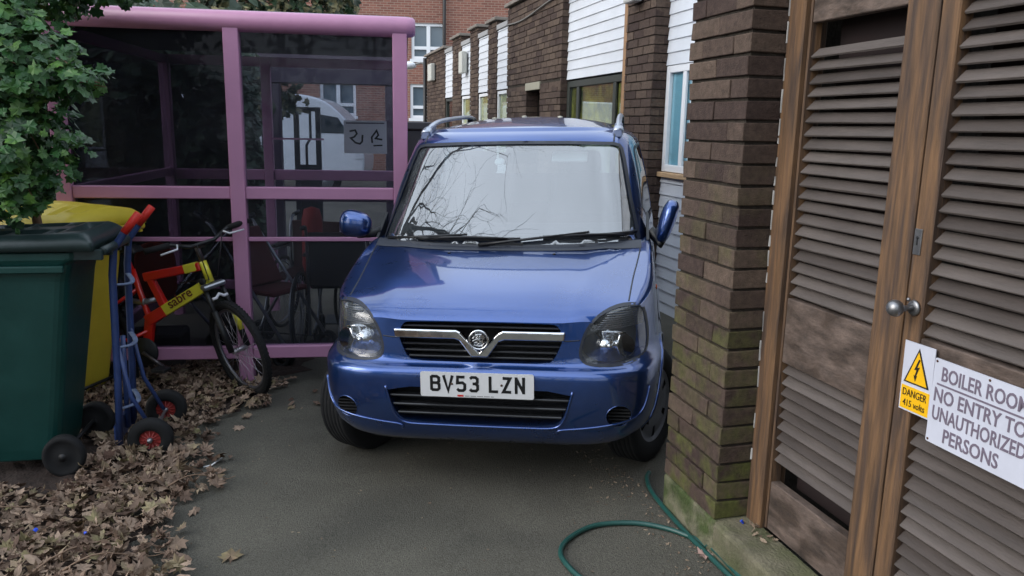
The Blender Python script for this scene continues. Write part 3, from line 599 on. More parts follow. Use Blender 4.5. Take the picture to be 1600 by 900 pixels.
# ---------- wheelie bins
def wheelie(loc, rz, name, label, body, lid, dims=(.56, .70, 1.0), dome=0.):
    """local: +x is the handle / wheel side"""
    o = empty(name, loc, (0, 0, rz)); tag(o, label, 'wheelie bin')
    W, D_, Hh = dims[0], dims[1], dims[2]
    q = MB(); secs = []
    for z, k, kx in ((.05, .78, .70), (.10, .80, .74), (.5, .89, .87), (.86, .97, .98), (.93, 1.0, 1.0), (.955, 1.05, 1.04), (.985, 1.05, 1.04)):
        hw, hd = W / 2 * k, D_ * kx; r = .05
        ring = [(x, y) for x, y in round_rect(-hd + .03, .0 - (1 - k) * .70, -hw, hw, r, 4)]
        secs.append([(x, y, z) for x, y in ring])
    n_ = len(secs[0]); vs = [v for s_ in secs for v in s_]; fs = []
    for i in range(len(secs) - 1):
        for j in range(n_): fs.append((i * n_ + j, i * n_ + (j + 1) % n_, (i + 1) * n_ + (j + 1) % n_, (i + 1) * n_ + j))
    fs += [tuple(range(n_))[::-1], tuple((len(secs) - 1) * n_ + j for j in range(n_))]
    q.add(vs, fs, smooth=False); q.build('body', body, o, bevel=.006, seg=2)
    # front rim lip
    q = MB(); q.rng(-D_ + .0, -.02, -W / 2 - .025, -W / 2 - .0, .90, .93); q.rng(-D_ + .0, -.02, W / 2 + .0, W / 2 + .025, .90, .93); q.build('rim', body, o, bevel=.005)
    # lid: domed with moulded ribs
    q = MB(); N1, N2 = 44, 40
    vs = []; fs = []
    for i in range(N1 + 1):
        for j in range(N2 + 1):
            u, v = i / N1, j / N2; x = -D_ - .03 + u * (D_ + .14); y = -W / 2 - .035 + v * (W + .07)
            e = min(u, 1 - u) * (D_ + .07); e2 = min(v, 1 - v) * (W + .07)
            z = 1.0 + .040 * min(1, e / .05) ** .5 * min(1, e2 / .05) ** .5 + .030 * u + dome * math.sin(math.pi * min(1, max(0, v))) * (.4 + .6 * math.sin(math.pi * u))
            if .14 < u < .80 and abs(v - .5) > .10 and abs(v - .5) < .38: z -= .022 if (int(u * 22) % 4) else .006
            if .86 < u < .93 and abs(v - .5) < .28: z -= .03
            vs.append((x, y, z))
    for i in range(N1):
        for j in range(N2): a = i * (N2 + 1) + j; fs.append((a, a + N2 + 1, a + N2 + 2, a + 1))
    nb = len(vs); edge = [i * (N2 + 1) for i in range(N1 + 1)] + [N1 * (N2 + 1) + j for j in range(1, N2 + 1)] + [i * (N2 + 1) + N2 for i in range(N1 - 1, -1, -1)] + [j for j in range(N2 - 1, 0, -1)]
    for e in edge: p = vs[e]; vs.append((p[0], p[1], .992))
    for i in range(len(edge)): a, b2 = edge[i], edge[(i + 1) % len(edge)]; fs.append((a, b2, nb + (i + 1) % len(edge), nb + i))
    q.add(vs, fs, smooth=True); ld = q.build('lid', lid, o)
    s_ = ld.modifiers.new('s', 'SOLIDIFY'); s_.thickness = .006
    # hinge bar / handle along the back
    q = MB(); q.tube([(.135, -W / 2 + .03, .985), (.135, W / 2 - .03, .985)], .019, 12)
    for y in (-.22, -.07, .07, .22): q.rng(-.01, .14, y - .012, y + .012, .95, .995)
    q.build('handle', lid, o, bevel=.003)
    q = MB(); q.tube([(-.10, -W / 2 + .0, .095), (-.10, W / 2 - .0, .095)], .010, 8); q.build('axle', black_pl, o)
    for s in (-1, 1):
        q = MB(); q.lathe([(.02, -.028), (.03, -.022), (.066, -.02), (.074, -.026), (.086, -.026), (.094, -.018), (.094, .018), (.086, .026), (.074, .026), (.066, .02), (.03, .022), (.02, .028)], (-.10, s * (W / 2 + .0), .085), 'y', 28)
        wh = q.build('wheel', rubber, o)
        q = MB(); q.lathe([(0, -.032), (.018, -.03), (.02, .03), (0, .032)], (-.10, s * (W / 2 + .0), .085), 'y', 12); q.build('hub', black_pl, wh)
    return o
gpl = mat('green_plastic', L(16, 62, 57), .42, var=.15, vscale=6, bump=.08, bscale=40)
gld = mat('dark_green_lid', L(34, 50, 50), .38, var=.2, vscale=9, bump=.08, bscale=40)
ypl = mat('yellow_plastic', L(214, 192, 62), .45, var=.08, vscale=5)
gb_s = 1.08
gb = wheelie((-2.07, 3.80, gz(-2.1) + .03), R(11), 'green_wheelie_bin', 'dark green wheelie bin at the left in front of the yellow bin', gpl, gld, dims=(.47, .74, 1.0))
yb = wheelie((-2.42, 4.56, gz(-2.3) + .03), R(-12), 'yellow_wheelie_bin', 'yellow wheelie bin between the green bin and the shelter', ypl, ypl, dims=(.54, .72, 1.0), dome=.07)
gb.scale = (1, 1, 1.09); yb.scale = (1, 1, 1.07)
q = MB(); q.tube([(-.30, -.287, .55), (-.2, -.290, .545), (-.12, -.290, .56), (-.06, -.287, .60)], .003, 5); q.build('dark_line', black_pl, yb)  # thin dark line across the near side of the yellow bin

# ---------- blue sack truck
tr = empty('sack_truck', (-1.93, 3.99, gz(-1.9)), (0, 0, R(14))); tag(tr, 'blue sack truck with red grips and red hubs leaning by the yellow bin', 'sack truck')
blu = mat('blue_enamel', L(48, 66, 112), .4, var=.2, vscale=20); redg = mat('red_grip', L(205, 42, 30), .5)
hw = .165
for s in (-1, 1):      # local y = width, +x = back (towards the drive)
    q = MB(); q.tube([(-.10, s * hw, .06), (-.085, s * hw, .40), (-.07, s * hw, .95), (-.055, s * hw, 1.08), (.0, s * (hw), 1.16), (.02, s * hw, 1.185)], .018, 10); rl = q.build('side_rail', blu, tr)
    q = MB(); q.tube([(-.002, s * hw, 1.158), (.07, s * hw, 1.25)], .020, 12); q.build('grip', redg, tr)
    q = MB(); q.tube([(-.08, s * hw * .96, .62), (-.03, s * hw * .96, .32), (.06, s * hw * .96, .13)], .011, 8); q.build('axle_stay', blu, tr)
    ww = MB(); ww.lathe([(.052, -.025), (.07, -.03), (.095, -.03), (.107, -.02), (.110, 0), (.107, .02), (.095, .03), (.07, .03), (.052, .025)], (.06, s * (hw + .06), .112), 'y', 32, ring=True)
    wo_ = ww.build('wheel', rubber, tr)
    q = MB(); q.lathe([(.0, -.012), (.053, -.012), (.060, -.027), (.064, -.027), (.064, .027), (.060, .027), (.053, .012), (0, .012)], (.06, s * (hw + .06), .112), 'y', 28)
    for i in range(6): t = math.pi * i / 6; q.tube([(.06 + .05 * math.cos(t), s * (hw + .06) - .014, .112 + .05 * math.sin(t)), (.06 - .05 * math.cos(t), s * (hw + .06) - .014, .112 - .05 * math.sin(t))], .004, 5)
    q.build('rim', mat('red_rim', L(150, 52, 48), .5, var=.2), wo_)
    q = MB(); q.lathe([(.0, -.04), (.012, -.038), (.014, -.014), (.014, .035), (0, .04)], (.06, s * (hw + .06), .112), 'y', 14); q.build('axle_cap', silver, wo_)
for z, x in ((.90, -.075), (.58, -.083), (.26, -.09)):
    q = MB()
    pts = [(x + .055 * math.sin(math.pi * i / 8), -hw + 2 * hw * i / 8, z - .02 * math.sin(math.pi * i / 8)) for i in range(9)]; q.tube(pts, .013, 8, flat=.5); q.build('cross_bar', mat('worn_blue', L(110, 124, 152), .5, var=.3, vscale=30), tr)
q = MB(); q.tube([(.06, -hw - .1, .112), (.06, hw + .1, .112)], .009, 8); q.build('axle', silver, tr)
q = MB(); q.box((-.115, 0, .09), (.012, .34, .16)); q.build('toe_plate', blu, tr)
q = MB(); q.tube([(-.083, 0, .60), (-.093, 0, .10)], .013, 8); q.build('centre_bar', blu, tr)

# ---------- bicycle
GZB = gz(-1.7)
bk = empty('bicycle', (-1.665, 4.74, GZB), (0, 0, R(-8))); tag(bk, 'red and yellow mountain bicycle with its front wheel turned, against the shelter', 'bicycle')
# local: +x = forward, z up; origin under the front axle
redf = mat('red_frame', L(205, 32, 24), .3, coat=.6); yelf = mat('yellow_frame', L(218, 208, 60), .35, coat=.5)
WR = .315; ax = Vector((0, 0, WR)); ra = R(20); sdv = Vector((-math.sin(ra), 0, math.cos(ra)))       # steering axis direction (up)
hb = ax + sdv * .44 + Vector((-.035, 0, 0)); ht = hb + sdv * .13
steer = Matrix.Rotation(R(-35), 3, sdv)
fo = Vector((.035, 0, 0))
def SP(p):   # a point in the unsteered fork frame -> steered
    p = Vector(p); return hb + steer @ (p - hb)
rear = Vector((-1.06, 0.02, WR)); bb = Vector((-.63, 0, .30)); stp = Vector((-.76, 0, .70))
def tyre_wheel(c, rotm, name='wheel'):
    q = MB(); pts = []
    torus(q, c, WR - .024, .025, 'y', 56, 10, rot=rotm)
    for i in range(72):
        t = 2 * math.pi * i / 72; 
        for sx in (-1, 0, 1):
            p = Vector(((WR - .003) * math.cos(t + (.02 if sx == 0 else 0)), sx * .013, (WR - .003) * math.sin(t + (.02 if sx == 0 else 0)))); rr_ = rotm @ Matrix.Rotation(-t, 3, 'Y')
            q.box(Vector(c) + rotm @ p, (.008, .009, .011), rot=rr_)
    w_ = q.build(name, rubber, bk)
    q = MB(); torus(q, c, WR - .056, .011, 'y', 48, 8, rot=rotm); q.build('rim', mat('rim_alloy', L(120, 120, 124), .35, metal=.7), w_)
    q = MB()
    for i in range(28):
        t = 2 * math.pi * i / 28; s = 1 if i % 2 else -1; a = Vector((.02 * math.cos(t + .9 * s), s * .03, .02 * math.sin(t + .9 * s))); e = Vector(((WR - .06) * math.cos(t), 0, (WR - .06) * math.sin(t)))
        q.tube([Vector(c) + rotm @ a, Vector(c) + rotm @ e], .0016, 4)
    q.tube([Vector(c) + rotm @ Vector((0, -.05, 0)), Vector(c) + rotm @ Vector((0, .05, 0))], .016, 10); q.build('spokes', mat('spoke_steel', L(170, 165, 170), .35, metal=.6), w_)
    return w_
tyre_wheel(SP(ax), steer); tyre_wheel(rear, Matrix.Identity(3))
for s in (-1, 1):
    q = MB(); q.tube([SP(hb + Vector((fo.x * .2, s * .055, 0)) - sdv * .03), SP(hb + Vector((.03, s * .058, 0)) - sdv * .22)], .014, 10); q.tube([SP(hb + Vector((.03, s * .058, 0)) - sdv * .17), SP(ax + Vector((0, s * .055, .0)))], .019, 10); o = q.build('fork_leg', black_pl, bk)
    q = MB(); q.tube([SP(hb + Vector((.03, s * .058, 0)) - sdv * .19), SP(hb + Vector((.033, s * .058, 0)) - sdv * .33)], .0203, 12); (q.build('sticker', yelf, o) if s > 0 else None)
q = MB(); q.box(SP(hb + Vector((.02, 0, 0)) - sdv * .02), (.05, .15, .03), rot=steer); q.build('fork_crown', silver, bk, bevel=.008)
q = MB(); q.tube([SP(hb + Vector((.05, s * .05, 0)) - sdv * (.09 if s else .07)) for s in (-1, -.5, 0, .5, 1)], .010, 8); q.build('brake_arch', mat('white_metal', L(215, 215, 220), .3), bk)
q = MB(); q.tube([hb - sdv * .005, ht], .024, 14); q.build('head_tube', yelf, bk)
q = MB(); q.tube([ht, ht + sdv * .10], .016, 10); stem_top = ht + sdv * .10; q.tube([stem_top, SP(stem_top + Vector((.08, 0, .02)))], .017, 10); q.build('stem', mat('grey_stem', L(90, 84, 86), .3, metal=.6), bk)
hc = stem_top + Vector((.08, 0, .03))
hbp = [(-.02, -.33, .045), (-.015, -.18, .04), (0, -.08, .0), (0, .08, 0), (-.015, .18, .04), (-.02, .33, .055)]
q = MB(); q.tube([SP(hc + Vector(p)) for p in hbp], .012, 10); o = q.build('handlebar', black_pl, bk)
for s in (-1, 1):
    q = MB(); q.tube([SP(hc + Vector((-.018, s * .19, .041))), SP(hc + Vector((-.02, s * .335, .047)))], .018, 10); q.build('grip', rubber, bk)
    q = MB(); q.tube([SP(hc + Vector((0, s * .15, .035))), SP(hc + Vector((.035, s * .17, .02))), SP(hc + Vector((.03, s * .27, .015)))], .006, 6); q.build('brake_lever', mat('white_metal', (.6, .6, .6)), bk)
    q = MB(); q.tube([SP(hc + Vector((0, s * .13, .03))), SP(hc + Vector((.10, s * .08, .03))), hb + Vector((.02, s * .05, .02)), hb + Vector((-.2, 0, -.02))], .0035, 6); q.build('cable', black_pl, bk)
def flat_tube(a, b_, h0, h1, wd, m_, name):
    a, b_ = Vector(a), Vector(b_); d = (b_ - a).normalized(); up = Vector((-d.z, 0, d.x))
    if up.z < 0: up = -up
    q = MB(); vs = []
    for p, h in ((a, h0), (b_, h1)):
        for sy, sz in ((-1, -1), (1, -1), (1, 1), (-1, 1)): vs.append(p + Vector((0, sy * wd / 2, 0)) + up * sz * h / 2)
    q.add(vs, [(0, 3, 2, 1), (4, 5, 6, 7), (0, 1, 5, 4), (1, 2, 6, 5), (2, 3, 7, 6), (3, 0, 4, 7)]); return q.build(name, m_, bk, bevel=.008, seg=2)
mid = (-.52, 0, .60)
flat_tube(ht + Vector((-.01, 0, -.03)), (-.62, 0, .735), .052, .055, .045, redf, 'top_tube')
flat_tube(ht + Vector((-.03, 0, -.030)), ht + Vector((-.12, 0, -.055)), .055, .056, .047, yelf, 'top_tube_panel')
flat_tube(hb + Vector((-.005, 0, -.01)), (-.50, 0, .528), .070, .070, .048, yelf, 'down_tube_panel')
flat_tube((-.49, 0, .534), (-.62, 0, .455), .068, .075, .046, redf, 'down_tube')
flat_tube((-.585, 0, .735), (-.50, 0, .56), .045, .05, .040, redf, 'bracket'); flat_tube((-.60, 0, .47), (-.63, 0, .30), .06, .06, .040, redf, 'lower_bracket')
q = MB(); q.tube([(-.55, 0, .60), (-.64, 0, .57), (-.72, 0, .58)], .018, 10); torus(q, (-.63, 0, .575), .022, .006, 'x', 16, 6); q.build('shock_absorber', silver, bk)
q = MB(); q.tube([(-.62, 0, .26), (-.60, 0, .45), (-.70, 0, .78)], .019, 10); q.tube([(-.70, 0, .78), (-.735, 0, .88)], .013, 8); q.build('seat_tube', redf, bk)
q = MB(); q.tube([(-.60, 0, .40), (-.72, .06, .34), rear + Vector((0, .06, 0))], .013, 8); q.tube([(-.60, 0, .40), (-.72, -.06, .34), rear + Vector((0, -.06, 0))], .013, 8); q.tube([(-.67, 0, .66), (-.8, .06, .56), rear + Vector((0, .06, 0))], .011, 8); q.tube([(-.67, 0, .66), (-.8, -.06, .56), rear + Vector((0, -.06, 0))], .011, 8); q.build('swing_arm', redf, bk)
sdl = MB(); sdl.box((-.77, 0, .91), (.27, .13, .04), taper=.8); sdl.build('saddle', black_pl, bk, bevel=.015, seg=2)
q = MB(); q.lathe([(0, -.01), (.085, -.008), (.09, 0), (.085, .008), (0, .01)], (-.62, -.05, .27), 'y', 28); q.build('chainring', black_pl, bk)
q = MB(); q.tube([(-.62, -.075, .27), (-.48, -.085, .19)], .011, 8); q.tube([(-.62, .075, .27), (-.76, .085, .35)], .011, 8); cr = q.build('crank', mat('grey_stem', (.1, .1, .1)), bk)
q = MB(); q.box((-.47, -.13, .185), (.09, .08, .022)); q.box((-.77, .13, .355), (.09, .08, .022)); q.build('pedal', black_pl, cr, bevel=.004)
q = MB(); q.lathe([(.018, -.051), (.021, -.049), (.018, -.030)], (hb.x - .028, 0, hb.z + .004), 'y', 16); q.build('pivot_ring', black_pl, bk)
me = text_mesh('sabre', .085, 1.0, .0008, .001); me.materials.append(mat('frame_text', L(96, 28, 18), .5))
lt = link('lettering', me, bk); a_ = hb; b_ = Vector((-.62, 0, .455)); ang = math.atan2(a_.z - b_.z, a_.x - b_.x)
lt.matrix_local = Matrix.Translation(b_ + (a_ - b_) * .40 + Vector((0, -.0265, -.018))) @ Matrix.Rotation(-ang, 4, 'Y') @ Matrix.Rotation(R(90), 4, 'X')

# ---------- hose
hpts = [(1.02, 2.15), (.93, 2.45), (.86, 2.68), (.80, 2.88), (.755, 3.06), (.72, 3.22), (.70, 3.36), (.705, 3.47), (.725, 3.53)]
h2 = [(1.06, 2.10), (.95, 2.42), (.86, 2.72), (.80, 2.855), (.74, 2.935), (.65, 3.01), (.53, 3.055), (.39, 3.045), (.30, 2.99), (.23, 2.90), (.21, 2.81), (.24, 2.71), (.29, 2.62), (.40, 2.45), (.55, 2.3)]
def catm(P, k=8):
    o = []
    for i in range(len(P) - 1):
        p0, p1, p2, p3 = Vector(P[max(i - 1, 0)]), Vector(P[i]), Vector(P[i + 1]), Vector(P[min(i + 2, len(P) - 1)])
        for j in range(k): t = j / k; o.append(.5 * ((2 * p1) + (p2 - p0) * t + (2 * p0 - 5 * p1 + 4 * p2 - p3) * t * t + (3 * p1 - p0 - 3 * p2 + p3) * t ** 3))
    o.append(Vector(P[-1])); return o
path = [(p.x - .052, p.y + .014, gz(p.x) + .012) for p in catm(hpts)][::-1]
p2 = [(p.x - .052 * max(0, min(1, (30 - i) / 20)), p.y, gz(p.x) + .012 + (.018 if i < 24 else 0)) for i, p in enumerate(catm(h2))]
mid_ = [(1.06, 2.02, gz(1) + .012), (1.12, 1.9, gz(1) + .014), (1.14, 1.98, gz(1) + .02)]
q = MB(); q.tube(path + mid_ + p2, .0105, 10)
hose = q.build('hose', mat('hose_green', L(34, 76, 70), .35, var=.12, vscale=40)); tag(hose, 'green garden hose looped on the tarmac by the brick pier', 'hose')

# ---------- leaf litter
def edge_x(y):      # right-hand boundary of the leaf drift
    return lerp([(1.0, -1.05), (2.0, -1.10), (2.7, -1.27), (3.0, -1.36), (3.45, -1.36), (3.9, -1.62), (4.3, -1.62), (4.6, -1.50), (4.85, -1.42), (5.0, -1.35), (6, -1.3)], y) + .07 * math.sin(y * 7.3) + .04 * math.sin(y * 17)
def pile(x, y):
    e = edge_x(y) - x
    if e <= 0: return 0
    h = min(1, e / .9) * .07 + .015
    return h * (.75 + .5 * noise.noise(Vector((x * 2.2, y * 2.2, 0)))) + (.06 * max(0, min(1, (-x - 1.9) / .7)) * max(0, min(1, (3.3 - y) / .8)))
litter_m = mat('dry_leaf', L(158, 136, 118), .75, var=.35, vscale=18, attr=L(140, 136, 94), col2=L(78, 58, 48), spec=.25)
soil = MB(); N1, N2 = 60, 60; vs = []
for i in range(N1 + 1):
    for j in range(N2 + 1):
        y = .6 + 5.4 * j / N2; xe_ = edge_x(y) - .17 + .05 * math.sin(y * 23); x = xe_ - 3.4 * (i / N1) ** 1.3
        vs.append((x, y, gz(x) + (.002 if i == 0 else max(.004, pile(x, y) * .6 + .02 * noise.noise(Vector((x * 14, y * 14, 3)))))))
soil.add(vs, [(i * (N2 + 1) + j, i * (N2 + 1) + j + 1, (i + 1) * (N2 + 1) + j + 1, (i + 1) * (N2 + 1) + j) for i in range(N1) for j in range(N2)])
so_ = soil.build('soil', mat('leaf_mould', L(50, 38, 32), .95, var=.5, vscale=30, bump=1, bscale=60)); tag(so_, kind='structure')
random.seed(21)
maple = [(0, -1.0), (.12, -.55), (.62, -.72), (.50, -.38), (1.0, -.05), (.62, .08), (.74, .52), (.30, .40), (0, 1.0), (-.30, .40), (-.74, .52), (-.62, .08), (-1.0, -.05), (-.50, -.38), (-.62, -.72), (-.12, -.55)]
oak = [(0, -1), (.16, -.6), (.42, -.5), (.34, -.2), (.55, .1), (.40, .3), (.45, .6), (.2, .7), (0, 1), (-.2, .7), (-.45, .6), (-.40, .3), (-.55, .1), (-.34, -.2), (-.42, -.5), (-.16, -.6)]
beech = [(0, -1), (.3, -.6), (.45, -.1), (.4, .4), (0, 1), (-.4, .4), (-.45, -.1), (-.3, -.6)]
def leaf(mb, p, s, shape, rot, curl, col):
    vs = [Vector((0, 0, 0))]
    for x, y in shape: vs.append(Vector((x * s * (1 - .3 * abs(curl)), y * s, (curl * (x * x) * s * .9 + curl * .6 * y * y * s * random.uniform(.2, 1.2) + random.uniform(-.14, .14) * s))))
    n = len(shape); mb.add([p + rot @ v for v in vs], [(0, i + 1, (i + 1) % n + 1) for i in range(n)], col, False)
from mathutils import Euler
def rrot(tilt): return Euler((random.gauss(0, tilt), random.gauss(0, tilt), random.uniform(0, 6.28))).to_matrix()
mb = MB(); cnt = 0
while cnt < 12500:
    y = random.uniform(.9, 5.6); x = edge_x(y) - .04 + random.choice([.0, 0, .04]) - random.random() ** 1.15 * (2.4 if y > 2 else 1.4)
    if random.random() < .045: x += random.uniform(0, .12) + abs(random.gauss(0, .14))
    if x > edge_x(y) - .20 and random.random() < .45: continue
    if -2.75 < x < -2.05 and 3.35 < y < 3.9: continue
    if y > 5.05 and x > -1.9: continue
    h = pile(x, y); s = random.choice([random.uniform(.016, .034), random.uniform(.026, .052)])
    lift = random.random() * .035 if h > 0 else .004
    leaf(mb, Vector((x, y, gz(x) + max(h * .9, 0) + .008 + lift)), s, random.choice([maple, maple, oak, beech]), rrot(.5 if h > .01 else .15), random.uniform(-.8, 1.0), (random.random() ** 1.1, random.random() ** 5 * .8, 0)); cnt += 1
lit = mb.build('leaf_litter', litter_m, fix=False); tag(lit, 'deep drift of brown fallen leaves along the left side', 'leaf litter', kind='stuff')
# scattered crumbs over the tarmac
mb = MB()
for i in range(420):
    x = random.uniform(-1.5, 1.3); y = random.uniform(1.9, 5)
    if random.random() < .5: a_ = random.uniform(2.2, 3.6); of = 1.50 - abs(random.gauss(0, .10)); x, y = (Nv * of + Dv * a_).xy
    leaf(mb, Vector((x, y, gz(x) + .003)), random.uniform(.003, .011), beech, rrot(.25), random.uniform(-.5, .8), (random.random(), random.random() ** 4, 0))
for i in range(14):
    p = Nv * random.uniform(1.60, 1.65) + Dv * random.uniform(2.3, 2.47); leaf(mb, Vector((p.x, p.y, .152)), random.uniform(.008, .022), oak, rrot(.3), .5, (random.random(), 0, 0))
mb = mb.build('leaf_crumbs', mat('crumb', L(150, 132, 112), .8, attr='two', col2=L(90, 72, 58)), fix=False); tag(mb, 'small pale crumbs of leaf scattered over the tarmac', 'leaf crumbs', kind='stuff')
pink_leaf = mat('pale_pink_leaf', L(168, 138, 128), .8, var=.15, vscale=30)
def one(name, lab, cat, x, y, s, shape, m_, curl=.3, z=None, tilt=.1, group=None):
    q = MB(); leaf(q, Vector((0, 0, 0)), s, shape, rrot(tilt), curl, (0, 0, 0)); o = q.build(name, m_, fix=False); o.location = (x, y, (gz(x) + .008 + s * .12) if z is None else z)
    o.modifiers.new('s', 'SOLIDIFY').thickness = .0008; return tag(o, lab, cat, group)
one('dry_leaf', 'single pale maple leaf lying beside the hose crossing', 'leaf', .765, 2.80, .042, maple, pink_leaf)
dk = mat('dark_leaf_clump', L(84, 66, 54), .85)
q = MB()
for i in range(9): leaf(q, Vector((random.gauss(0, .02), random.gauss(0, .02), .012 + random.random() * .02)), .035, oak, rrot(.6), .6, (0, 0, 0))
o = q.build('leaf_clump', dk, fix=False); o.location = (-1.64, 4.02, gz(-1.64)); tag(o, 'small dark clump of leaves alone on the tarmac by the sack truck', 'leaf clump')
q = MB(); q.tube([(0, 0, 0), (.02, .03, .012), (.018, .055, .004), (.03, .08, .01)], .004, 6); q.tube([(-.03, -.012, 0), (0, 0, .004)], .004, 6); o = q.build('paper_scrap', mat('white_scrap', L(225, 225, 225), .6)); o.location = (-1.48, 3.68, gz(-1.5) + .005); tag(o, 'twisted white scrap of litter on the tarmac beside the leaves', 'litter scrap')
bl = mat('blue_plastic', L(40, 80, 210), .4)
for (x, y, z, lab) in ((-1.88, 2.90, None, 'tiny blue plastic scrap in the leaves nearest the left edge'), (-1.66, 2.86, None, 'tiny blue plastic scrap in the leaves closer to the tarmac'), ((Nv * 1.60 + Dv * 2.45).x, (Nv * 1.60 + Dv * 2.45).y, .152, 'tiny blue plastic scrap on the concrete step below the pier')):
    zz = z if z is not None else gz(x) + pile(x, y) + .045
    q = MB(); q.box((0, 0, 0), (.016, .010, .006), rot=rrot(.4), jit=.003); o = q.build('plastic_scrap', bl); o.location = (x, y, zz); tag(o, lab, 'plastic scrap', 'tiny blue plastic scraps')
# twigs in the leaves
twm = mat('twig', L(132, 108, 88), .8)
tw = [((-2.35, 2.95), (-1.75, 3.28), .11, 'long pale twig lying on the leaves at the left edge of the bin wheel'), ((-1.75, 2.50), (-1.48, 3.02), .09, 'thin curved twig on the leaves at the bottom left'), ((-1.62, 2.62), (-1.32, 2.80), .06, 'short twig on the edge of the leaf drift at the bottom'), ((-1.55, 3.36), (-1.30, 3.52), .03, 'short forked twig poking from the leaf drift onto tarmac'), ((-2.1, 2.62), (-1.85, 3.0), .12, 'dark twig among the leaves left of the curved twig')]
for a_, b_, h, lab in tw:
    q = MB(); pts = []
    for i in range(9): t = i / 8; x = a_[0] + (b_[0] - a_[0]) * t; y = a_[1] + (b_[1] - a_[1]) * t + .04 * math.sin(t * 3.1); pts.append((x, y, gz(x) + max(pile(x, y), .0) + .03 + .02 * math.sin(t * 6)))
    q.tube(pts, [.004 - .0022 * i / 8 for i in range(9)], 6); q.tube([pts[5], (Vector(pts[5]) + Vector((.05, .07, .01)))], [.002, .001], 5)
    tag(q.build('twig', twm), lab, 'twig', 'twigs lying on the leaf drift')

# ---------- ivy bush over the bins
ivy_shape = [(0, -.75), (.30, -.95), (.52, -.62), (.98, -.52), (.70, -.08), (.72, .32), (.30, .34), (0, 1.05), (-.30, .34), (-.72, .32), (-.70, -.08), (-.98, -.52), (-.52, -.62), (-.30, -.95)]
ivm = mat('ivy_leaf', L(46, 94, 38), .5, var=.25, vscale=14, spec=.5, attr=L(92, 132, 48), col2=L(24, 56, 28))
ivy = empty('ivy_bush', (-2.5, 3.9, gz(-2.5))); tag(ivy, 'dense green ivy bush hanging over the bins at the top left', 'bush')
OFF = Vector((-2.5, 3.9, gz(-2.5)))
random.seed(5)
blobs = [((-2.62, 3.55, 1.72), (.55, .32, .42)), ((-2.42, 3.5, 2.0), (.36, .3, .22)), ((-2.12, 3.45, 1.82), (.28, .22, .22)), ((-1.92, 3.45, 1.77), (.20, .15, .09)), ((-2.15, 3.5, 1.52), (.27, .22, .22)), ((-2.18, 3.5, 1.32), (.16, .16, .14)), ((-2.75, 3.7, 1.35), (.5, .3, .4)), ((-2.5, 3.6, 2.25), (.45, .35, .25)), ((-3.0, 3.9, 1.9), (.7, .5, .7)), ((-2.6, 4.3, 2.3), (.5, .4, .22)), ((-2.1, 4.2, 2.28), (.28, .28, .10))]
mb = MB(); sun_up = Vector((0, -.35, .6))
for c, r in blobs:
    vol = r[0] * r[1] + r[0] * r[2] + r[1] * r[2]; nl = int(1900 * vol) + 30
    for i in range(nl):
        d = Vector([random.gauss(0, 1) for _ in range(3)]).normalized(); rad = random.uniform(.62, 1.08) * (1 + .22 * noise.noise(d * 2.3 + Vector(c)))
        p = Vector(c) + Vector((d.x * r[0], d.y * r[1], d.z * r[2])) * rad
        nrm = (d * .7 + sun_up + Vector([random.gauss(0, .38) for _ in range(3)])).normalized()
        q_ = nrm.to_track_quat('Z', 'Y').to_matrix() @ Matrix.Rotation(random.uniform(0, 6.28), 3, 'Z')
        leaf(mb, p - OFF, random.uniform(.018, .044), ivy_shape, q_, random.uniform(-.25, .15), (random.random(), random.random() ** 2, 0))
mb.build('foliage', ivm, ivy, fix=False)
mb = MB()
for i in range(46):
    c, r = random.choice(blobs[:8]); d = Vector([random.gauss(0, 1) for _ in range(3)]).normalized(); e = Vector(c) + Vector((d.x * r[0], d.y * r[1], d.z * r[2])) * .98; s_ = Vector((-2.75, 3.95, 1.2 + random.random() * .8)); md = (s_ + e) / 2 + Vector((random.gauss(0, .08), random.gauss(0, .05), .12))
    mb.tube([s_ - OFF, md - OFF, e - OFF], [.010, .006, .002], 5)
mb.tube([Vector((-2.30, 3.72, gz(-2.3))) - OFF, Vector((-2.34, 3.95, .7)) - OFF, Vector((-2.42, 4.0, 1.15)) - OFF, Vector((-2.36, 3.9, 1.4)) - OFF, Vector((-2.5, 3.9, 2.0)) - OFF], [.024, .024, .022, .018, .012], 8)
mb.build('stem', mat('ivy_stem', L(110, 84, 62), .85, var=.3, bump=.5), ivy)

